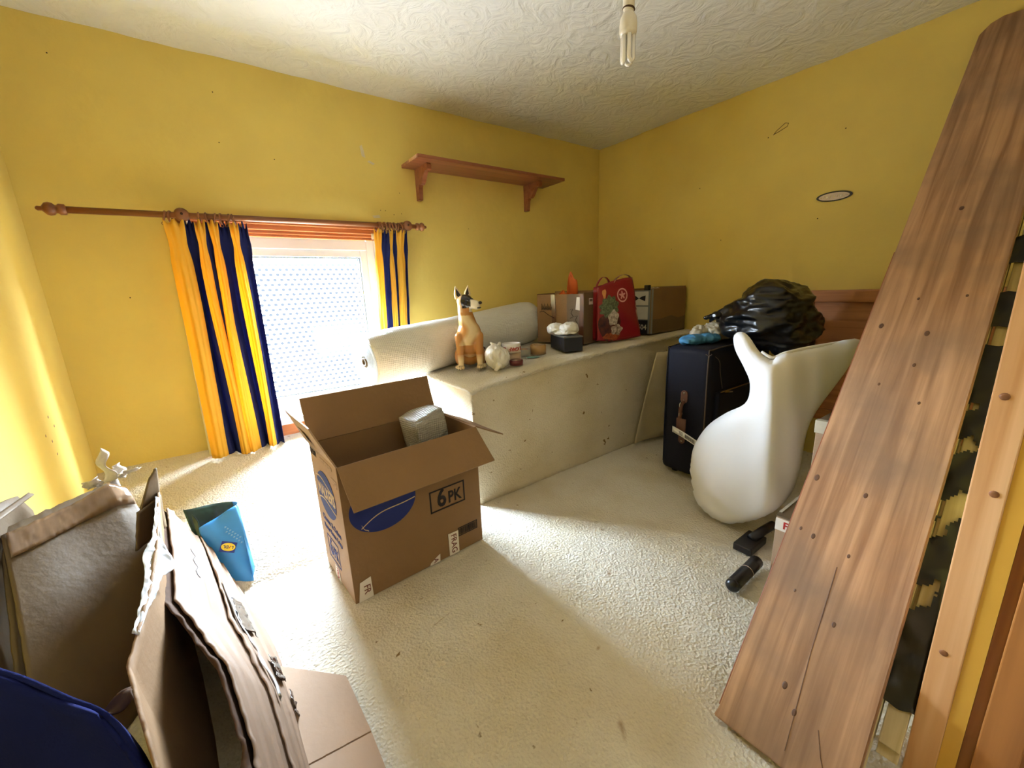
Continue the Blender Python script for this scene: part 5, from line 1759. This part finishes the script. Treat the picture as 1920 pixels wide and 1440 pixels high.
# slat bundle
M_SLAT = wood('pale bare slats', lin(196, 174, 128), lin(222, 204, 162), 0, 1.5, 0.6)
sb = root('slat_bundle', PB + NV * 0.06, 'bundle of pale wooden slats wrapped in torn black plastic beside the plank', 'slat bundle')
sb.matrix_world = axesM(PB + Vector((0, 0, 0.022)) + NV * 0.064)
vs_, fs_ = boxd((0.085, -0.016, -0.010), (2.25, 0.016, 0.010), 0.002)
sl0 = None
for row in range(2):
    for k in range(6):
        y = -0.065 - k * 0.0385
        if sl0 is None:
            sl0 = mkl('slat', vs_, fs_, M_SLAT, sb)
            s = sl0
        else:
            s = sl0.copy()
            COL.objects.link(s)
            s.parent = sb
        s.location = (0.02 * ((k * 7 + row * 3) % 4), y, -0.012 - row * 0.022)
M_WRAP = pm('black wrapping film', lin(30, 28, 22), 0.35, 0.4, 12, spec=0.5)
def wrap(l0, l1, holes):
    n, mseg = max(10, int((l1 - l0) / 0.005)), 48
    V_, F_ = [], []
    for i in range(n + 1):
        l = l0 + (l1 - l0) * i / n
        for k in range(mseg + 1):
            t = k / mseg
            y = -0.040 - 0.242 * t
            zz = 0.004 + 0.006 * math.sin(t * math.pi) ** 0.3
            zz += 0.005 * noise.noise(Vector((l * 22, y * 30, 0)))
            if k == 0 or k == mseg: zz = -0.046
            ll = l + (0.016 * noise.noise(Vector((y * 40, l0, 2))) if i in (0, n) else 0)
            V_.append((ll, y, zz))
    for i in range(n):
        for k in range(mseg):
            l = l0 + (l1 - l0) * (i + .5) / n
            y = -0.040 - 0.242 * (k + .5) / mseg
            hole = False
            for hl, hy, hw, hh in holes:
                d = abs(l - hl) / hw + abs(y - hy + 0.4 * (l - hl)) / hh
                if d < 1 + 0.5 * noise.noise(Vector((l * 60, y * 60, 3))):
                    hole = True
            if hole:
                continue
            a = i * (mseg + 1) + k
            F_.append([a, a + 1, a + mseg + 2, a + mseg + 1])
    return mkl('torn_wrap', V_, F_, M_WRAP, sb, True)
wrap(0.22, 1.12, [(0.44, -0.240, 0.045, 0.022), (0.47, -0.258, 0.02, 0.012), (0.60, -0.238, 0.035, 0.02), (0.66, -0.258, 0.055, 0.035), (0.82, -0.245, 0.03, 0.028), (0.93, -0.24, 0.016, 0.014)])
wrap(1.18, 1.30, [])
wrap(1.40, 1.50, [])
# ------------------------------------------------------------------ flattened cartons in the near left corner
def rib(u, v, a, n, ph=0):
    return a * math.sin(v * n + ph)
big = root('flat_carton', (-0.35, 1.45, 0.0), 'big brown folded carton leaning on the left wall with shiny tape along its top', 'cardboard')
A00, A10 = Vector((-0.42, 0.98, 0.002)), Vector((-0.20, 1.36, 0.002))
A01, A11 = Vector((-0.495, 1.405, 0.452)), Vector((-0.303, 1.60, 0.452))
fa = bilin(A00, A10, A11, A01, lambda u, v: (0.012 * math.sin(v * 3.1) + 0.004 * math.sin(u * 9), -0.014 * math.sin(v * 3.1), 0.020 * (math.sin(max(0, u - 0.55) * 3.5) if v > 0.9 else 0) - (0.045 * max(0, u - 0.82) / 0.18 * (v ** 6))), 0.006, 1)
sheet('panel', fa, 40, 36, 0.006, M_CARD3, big)
sheet('panel', bilin(A00 + Vector((-.03, .05, 0)), A10 + Vector((-.03, .05, 0)), A11 + Vector((-.018, .026, .006)), A01 + Vector((-.006, .02, .006)), None, 0.01, 4), 30, 24, 0.005, M_CARD3, big)
M_GLOSST = pm('shiny clear-brown tape', lin(140, 112, 88), 0.12, 0.2, 30, spec=0.8)
def along_top(u, v):
    q = Vector(fa(min(0.98, 0.02 + 0.96 * u), 1 - 0.10 * v))
    return q + Vector((0.6, -0.7, 0.35)).normalized() * (0.004 + 0.003 * noise.noise(Vector((u * 30, v * 9, 0))))
sheet('tape_strip', along_top, 60, 6, 0.0012, M_GLOSST, big)
# torn white paper on its corner
tp = Vector((-0.345, 1.62, 0.455))
rp = random.Random(5)
prts = []
for k in range(7):
    d = Vector((rp.uniform(-.04, .05), rp.uniform(-.02, .03), rp.uniform(-0.01, 0.02)))
    h = rp.uniform(0.012, 0.03)
    b0_ = tp + d
    fn = bilin(b0_, b0_ + Vector((rp.uniform(.015, .035), rp.uniform(-.015, .015), rp.uniform(-.008, .008))), b0_ + Vector((rp.uniform(0, .03), rp.uniform(-.02, .02), h)), b0_ + Vector((rp.uniform(-.02, .005), rp.uniform(-.01, .01), h * .8)), lambda u, v: (0.004 * math.sin(v * 9 + u * 4), 0.004 * math.sin(u * 8), 0))
    vv_, ff_, _uv = sheetd(fn, 5, 6, 0.0012)
    prts.append((vv_, ff_))
fn = bilin(tp + Vector((-.012, .01, 0)), tp + Vector((.020, .0, 0)), tp + Vector((.010, .02, .085)), tp + Vector((-.004, .02, .105)), lambda u, v: (0.008 * math.sin(v * 8), 0.006 * math.sin(v * 6 + u), 0))
vv_, ff_, _uv = sheetd(fn, 4, 10, 0.0012)
prts.append((vv_, ff_))
mk('torn_paper', *join(*prts), pm('torn white paper', lin(224, 214, 204), 0.7, 0.25, 60), big, True)

# curled back sheet at the very left
bs = root('back_carton', (-0.48, 1.5, 0.0), 'curled dull carton sheet at the left edge behind the taped carton', 'cardboard')
fb_ = bilin((-0.505, 1.25, 0.0), (-0.46, 1.50, 0.0), (-0.478, 1.545, 0.497), (-0.512, 1.30, 0.50), lambda u, v: (0.0, 0, 0.02 * math.sin(u * 3.14) * v - 0.05 * max(0, u - 0.85) / 0.15 * v))
sheet('panel', fb_, 20, 16, 0.006, M_CARD3, bs)
sheet('curled_edge', bilin((-0.512, 1.30, 0.50), (-0.478, 1.545, 0.497), (-0.470, 1.545, 0.487), (-0.50, 1.30, 0.492), None, 0.03, 2), 16, 3, 0.004, M_CARD3, bs)

# gaping flattened carton: two panels making a V
vc = root('gaping_carton', (-0.15, 1.1, 0.0), 'gaping flattened carton with dark inside and torn silver tape along one edge', 'cardboard')
lt_ = polyline_interp([(-0.228, 1.535, 0.42), (-0.207, 1.22, 0.41), (-0.204, 1.035, 0.40), (-0.216, 0.83, 0.385), (-0.190, 0.72, 0.385), (-0.160, 0.60, 0.38)])
lb_ = polyline_interp([(-0.235, 1.50, 0.004), (-0.190, 1.2, 0.004), (-0.165, 1.0, 0.004), (-0.150, 0.83, 0.004), (-0.14, 0.72, 0.004), (-0.130, 0.60, 0.004)])
def left_panel(u, v):
    q = lb_(u).lerp(lt_(u), v)
    if v == 1: q = q + Vector((0.004 * noise.noise(Vector((u * 60, 0, 0))), 0, 0.010 * noise.noise(Vector((u * 40, 1, 0)))))
    return q + Vector((-0.012 * math.sin(v * 3.1), 0, 0))
gl_ = sheet('inner_panel', left_panel, 60, 16, 0.005, M_CARD, vc)
# far upright flap of this carton
sheet('torn_flap', bilin((-0.262, 1.47, 0.40), (-0.222, 1.53, 0.41), (-0.213, 1.505, 0.502), (-0.232, 1.49, 0.478), lambda u, v: (0, 0, 0), 0.06, 3), 10, 10, 0.005, M_CARD3, vc)
sheet('torn_flap', bilin((-0.285, 1.43, 0.30), (-0.228, 1.54, 0.30), (-0.222, 1.53, 0.41), (-0.268, 1.46, 0.40), None, 0.03, 8), 10, 10, 0.005, M_CARD3, vc)
M_FOIL = pm('crumpled silver-white tape', lin(206, 206, 206), 0.2, 0.15, 40, spec=0.9)
def foil(u, v):
    q = Vector(left_panel(0.03 + 0.50 * u, 0.997))
    wd = 0.006 + 0.024 * math.exp(-((u - 0.52) / 0.22) ** 2) * (1 + 0.35 * math.sin(u * 17))
    return q + Vector((0.5, -0.25, 0)).normalized() * (v - 0.35) * wd * 1.6 + Vector((0.0, 0, 0.006 - 0.030 * v * wd / 0.03 + 0.005 * noise.noise(Vector((u * 30, v * 5, 2)))))
sheet('silver_tape', foil, 70, 8, 0.0012, M_FOIL, vc)
def scrap(u, v):
    q = Vector(left_panel(0.70 + 0.05 * u, 1.0))
    return q + Vector((-0.045 * v, -0.01 * v, -0.012 * v + 0.006 * math.sin(v * 6 + u * 3)))
sheet('torn_scrap', scrap, 8, 10, 0.003, M_CORE, vc)

rbk = root('ribbed_carton', (-0.08, 1.1, 0.0), 'pale creased carton panels stacked at a slant, lit by the window', 'cardboard')
rt_ = polyline_interp([(-0.246, 1.70, 0.30), (-0.235, 1.60, 0.30), (-0.205, 1.30, 0.30), (-0.192, 1.13, 0.30), (-0.140, 0.97, 0.30), (-0.096, 0.835, 0.30), (-0.075, 0.70, 0.30), (-0.062, 0.59, 0.30)])
rb_ = polyline_interp([(-0.120, 1.60, 0.005), (-0.100, 1.51, 0.005), (-0.060, 1.32, 0.005), (-0.034, 1.17, 0.005), (-0.020, 1.03, 0.005), (-0.012, 0.89, 0.005), (-0.008, 0.76, 0.005), (-0.004, 0.62, 0.005)])
def right_panel(off, lo=0.0, hi=1.0, ragged=0.008):
    def fn(u, v):
        t = lo + (hi - lo) * v
        q = rb_(u).lerp(rt_(u), t)
        n = Vector((0.87, 0.12, 0.49)).normalized()
        q = q + n * (off + 0.010 * math.sin(t * 3.1) + 0.0055 * max(0, math.sin(t * 36 + 2.5 * u)) ** 4)
        if v == 1: q = q + Vector((0.3, 0, 0.5)) * ragged * noise.noise(Vector((u * 22, lo * 9, 1))) * 2
        if v == 0: q = q + Vector((0, 0, 0.006 * abs(noise.noise(Vector((u * 40, 3, 1))))))
        return q
    return fn
sheet('under_panel', right_panel(-0.012, 0.0, 1.04, 0.012), 70, 40, 0.005, M_CORE, rbk)
sheet('outer_panel', right_panel(0.0, 0.0, 0.98), 70, 60, 0.005, M_CARD4, rbk)
sheet('overlap_panel', right_panel(0.010, 0.0, 0.55), 70, 40, 0.004, M_CARD4, rbk)
# dark shiny tape remnants on the slanted panels
M_DTAPE = pm('dark brown glossy tape', lin(60, 40, 30), 0.12, 0.4, 30, spec=0.9)
R2 = right_panel(0.016, 0.0, 0.55)
def remnant(u0, u1, v0, v1, sd):
    def fn(u, v):
        uu, v2 = u0 + (u1 - u0) * u, v0 + (v1 - v0) * v
        return Vector(R2(min(max(uu, 0.001), .999), min(max(v2 + 0.05 * noise.noise(Vector((u * 6, sd, 0))), 0.001), .999))) + Vector((0.004, 0, 0.002)) * (1 + noise.noise(Vector((u * 5, v * 3, sd))))
    return fn
sheet('tape_remnant', remnant(0.33, 0.47, 0.55, 0.85, 1), 24, 6, 0.001, M_DTAPE, rbk)
sheet('tape_remnant', remnant(0.53, 0.62, 0.30, 0.48, 4), 16, 5, 0.001, M_DTAPE, rbk)
sheet('tape_remnant', remnant(0.62, 0.70, 0.0, 0.15, 6), 16, 5, 0.001, M_DTAPE, rbk)
sheet('pale_tape', remnant(0.26, 0.75, 0.86, 0.97, 8), 50, 4, 0.001, M_FOIL, rbk)
R1 = right_panel(0.006, 0.0, 0.98)
tube('pen_mark', [Vector(R1(0.20 + 0.012 * k, 0.78 - 0.012 * (k % 3))) for k in range(9)], 0.0011, M_BLACKINK, rbk, 5)

# carton piece flat on the floor
ff = root('floor_carton', (0.06, 0.9, 0.0), 'flat brown carton sheet lying on the carpet beside the slanted panels', 'cardboard')
sheet('panel', bilin((-0.02, 1.085, 0.022), (0.118, 0.948, 0.016), (0.128, 0.775, 0.014), (-0.005, 0.785, 0.020), None, 0.004, 3), 16, 16, 0.005, M_CARD2, ff, False)
sheet('hinged_panel', bilin((-0.005, 0.781, 0.020), (0.128, 0.771, 0.014), (0.130, 0.60, 0.020), (-0.003, 0.60, 0.024), None, 0.004, 6), 12, 10, 0.005, M_CARD2, ff, False)

# ------------------------------------------------------------------ blue shopping bag on the sloping carpet
bg = root('blue_shopping_bag', (-0.1, 1.6, 0.03), 'crumpled bright blue shopping bag with a yellow oval logo near the window', 'bag')
M_BLUEB = pm('bright blue woven plastic', lin(70, 158, 236), 0.35, 0.12, 14, spec=0.5)
M_GREENB = pm('dark green print', lin(44, 82, 78), 0.35, 0.4, 25, col2=lin(20, 44, 42))
bn = Vector((0, -0.804, 0.594))
BLq, BRq = Vector((-0.175, 1.585, 0.040)), Vector((-0.045, 1.545, 0.022))
TLq, TRq = Vector((-0.170, 1.678, 0.200)), Vector((-0.054, 1.704, 0.236))
bfn = bilin(BLq, BRq, TRq, TLq, lambda u, v: tuple(bn * (0.018 * math.sin(u * 3.1) * math.sin(v * 3.1) + 0.005 * math.sin(u * 9 + v * 7)) + Vector((0.008 * math.sin(v * 3.1) * u, 0, -0.028 * math.sin(u * 2.6) * (1 - v)))))
sheet('front_panel', bfn, 20, 22, 0.0018, M_BLUEB, bg)
bk = Vector((0.0, 0.10, 0.052))
sheet('back_panel', bilin(BRq + bk * .8, BLq + bk * .8, TLq + Vector((-.035, .055, .062)), TRq + Vector((-.01, .03, .004)), lambda u, v: (0, 0.008 * math.sin(u * 5), 0)), 14, 14, 0.0018, M_GREENB, bg)
sheet('gusset', bilin(BRq, BRq + bk * .8, TRq + Vector((-.01, .03, .004)), TRq, lambda u, v: (0.010 * math.sin(u * 3.1), 0, 0)), 8, 14, 0.0018, M_BLUEB, bg)
sheet('gusset', bilin(BLq + bk * .8, BLq, TLq, TLq + Vector((-.035, .055, .062)), lambda u, v: (0.012 * math.sin(u * 3.1), 0, 0)), 8, 14, 0.0018, M_GREENB, bg)
def bon(u, v, lift):
    a = Vector(bfn(u, v))
    return a + bn * lift
def bM(u, v, rot, lift):
    a = Vector(bfn(u, v))
    du = (Vector(bfn(u + .05, v)) - Vector(bfn(u - .05, v))).normalized()
    dv = (Vector(bfn(u, v + .05)) - Vector(bfn(u, v - .05))).normalized()
    return frame_M(a, du, dv, lift) @ Matrix.Rotation(rot, 4, 'Z')
LG = bM(0.56, 0.52, math.radians(180 - 26), 0.0035)
flat('logo_square', rect(-0.0235, -0.0175, 0.0235, 0.0175), LG, pm('logo blue', lin(44, 62, 150), 0.4), bg, 0.0008)
flat('logo_oval', ell(0, 0, 0.0215, 0.0135, 30), LG @ Matrix.Translation((0, 0, 0.001)), pm('logo yellow', lin(250, 224, 70), 0.4), bg, 0.0006)
LGT = LG @ Matrix.Translation((0, 0, 0.0018))
text('logo_letter', 'L', 0.013, LGT @ Matrix.Translation((-0.013, 0, 0)), M_BLUEINK, bg, 0.03, 0.0003)
text('logo_letter', 'i', 0.014, LGT @ Matrix.Translation((-0.005, 0, 0)) @ Matrix.Rotation(-0.4, 4, 'Z'), M_REDINK, bg, 0.04, 0.0003)
text('logo_letter', 'DL', 0.013, LGT @ Matrix.Translation((0.007, 0, 0)), M_BLUEINK, bg, 0.03, 0.0003)
M_LB = pm('pale blue lettering', lin(196, 232, 246), 0.4)
for q in range(2):
    for k in range(7):
        Mx = bM(0.60 + 0.045 * k, 0.73 - 0.035 * k - 0.0 + 0.07 * q, math.radians(-26), 0.003)
        tube('script_letter', [Mx @ Vector((a, b_, 0)) for a, b_ in ((-0.002, -0.003), (-0.001, 0.003), (0.0012, -0.002), (0.0022, 0.002))], 0.0007, M_LB, bg, 5)

# ------------------------------------------------------------------ navy cloth heap, nearest the camera on the left
M_NAVYC = pm('navy fleece', lin(26, 34, 92), 0.95, 0.2, 10, 0.3, 250, 0.004, spec=0.15)
ncz = root('navy_blanket', (-0.32, 0.62, 0.0), 'dark navy blanket heaped at the near left edge', 'blanket')
def nfn(u, v):
    ridge = smooth_line_cache[int(round(u * 60))]
    foot = Vector((ridge.x + 0.10, ridge.y - 0.10, 0.002))
    q = ridge.lerp(foot, v ** 0.9)
    q = q + Vector((0.03, -0.03, 0.0)) * math.sin(v * 3.1) * (1 + 0.5 * math.sin(u * 7)) + Vector((0.012, -0.012, 0)) * noise.noise(Vector((u * 6, v * 3, 2)))
    return q
smooth_line_cache = smooth_line([(-0.46, 0.86, 0.585), (-0.37, 0.80, 0.535), (-0.30, 0.755, 0.492), (-0.25, 0.715, 0.455), (-0.215, 0.69, 0.425), (-0.195, 0.665, 0.385), (-0.185, 0.645, 0.33)], 60)
sheet('front_fold', nfn, 60, 30, 0.006, M_NAVYC, ncz)
def nfn2(u, v):
    ridge = smooth_line_cache[int(round(u * 60))]
    foot = Vector((ridge.x - 0.02, ridge.y + 0.09, 0.15))
    return ridge.lerp(foot, v) + Vector((0, 0.02, 0.02)) * math.sin(v * 3.1)
sheet('back_fold', lambda u, v: nfn2(1 - u, v), 60, 16, 0.006, M_NAVYC, ncz)
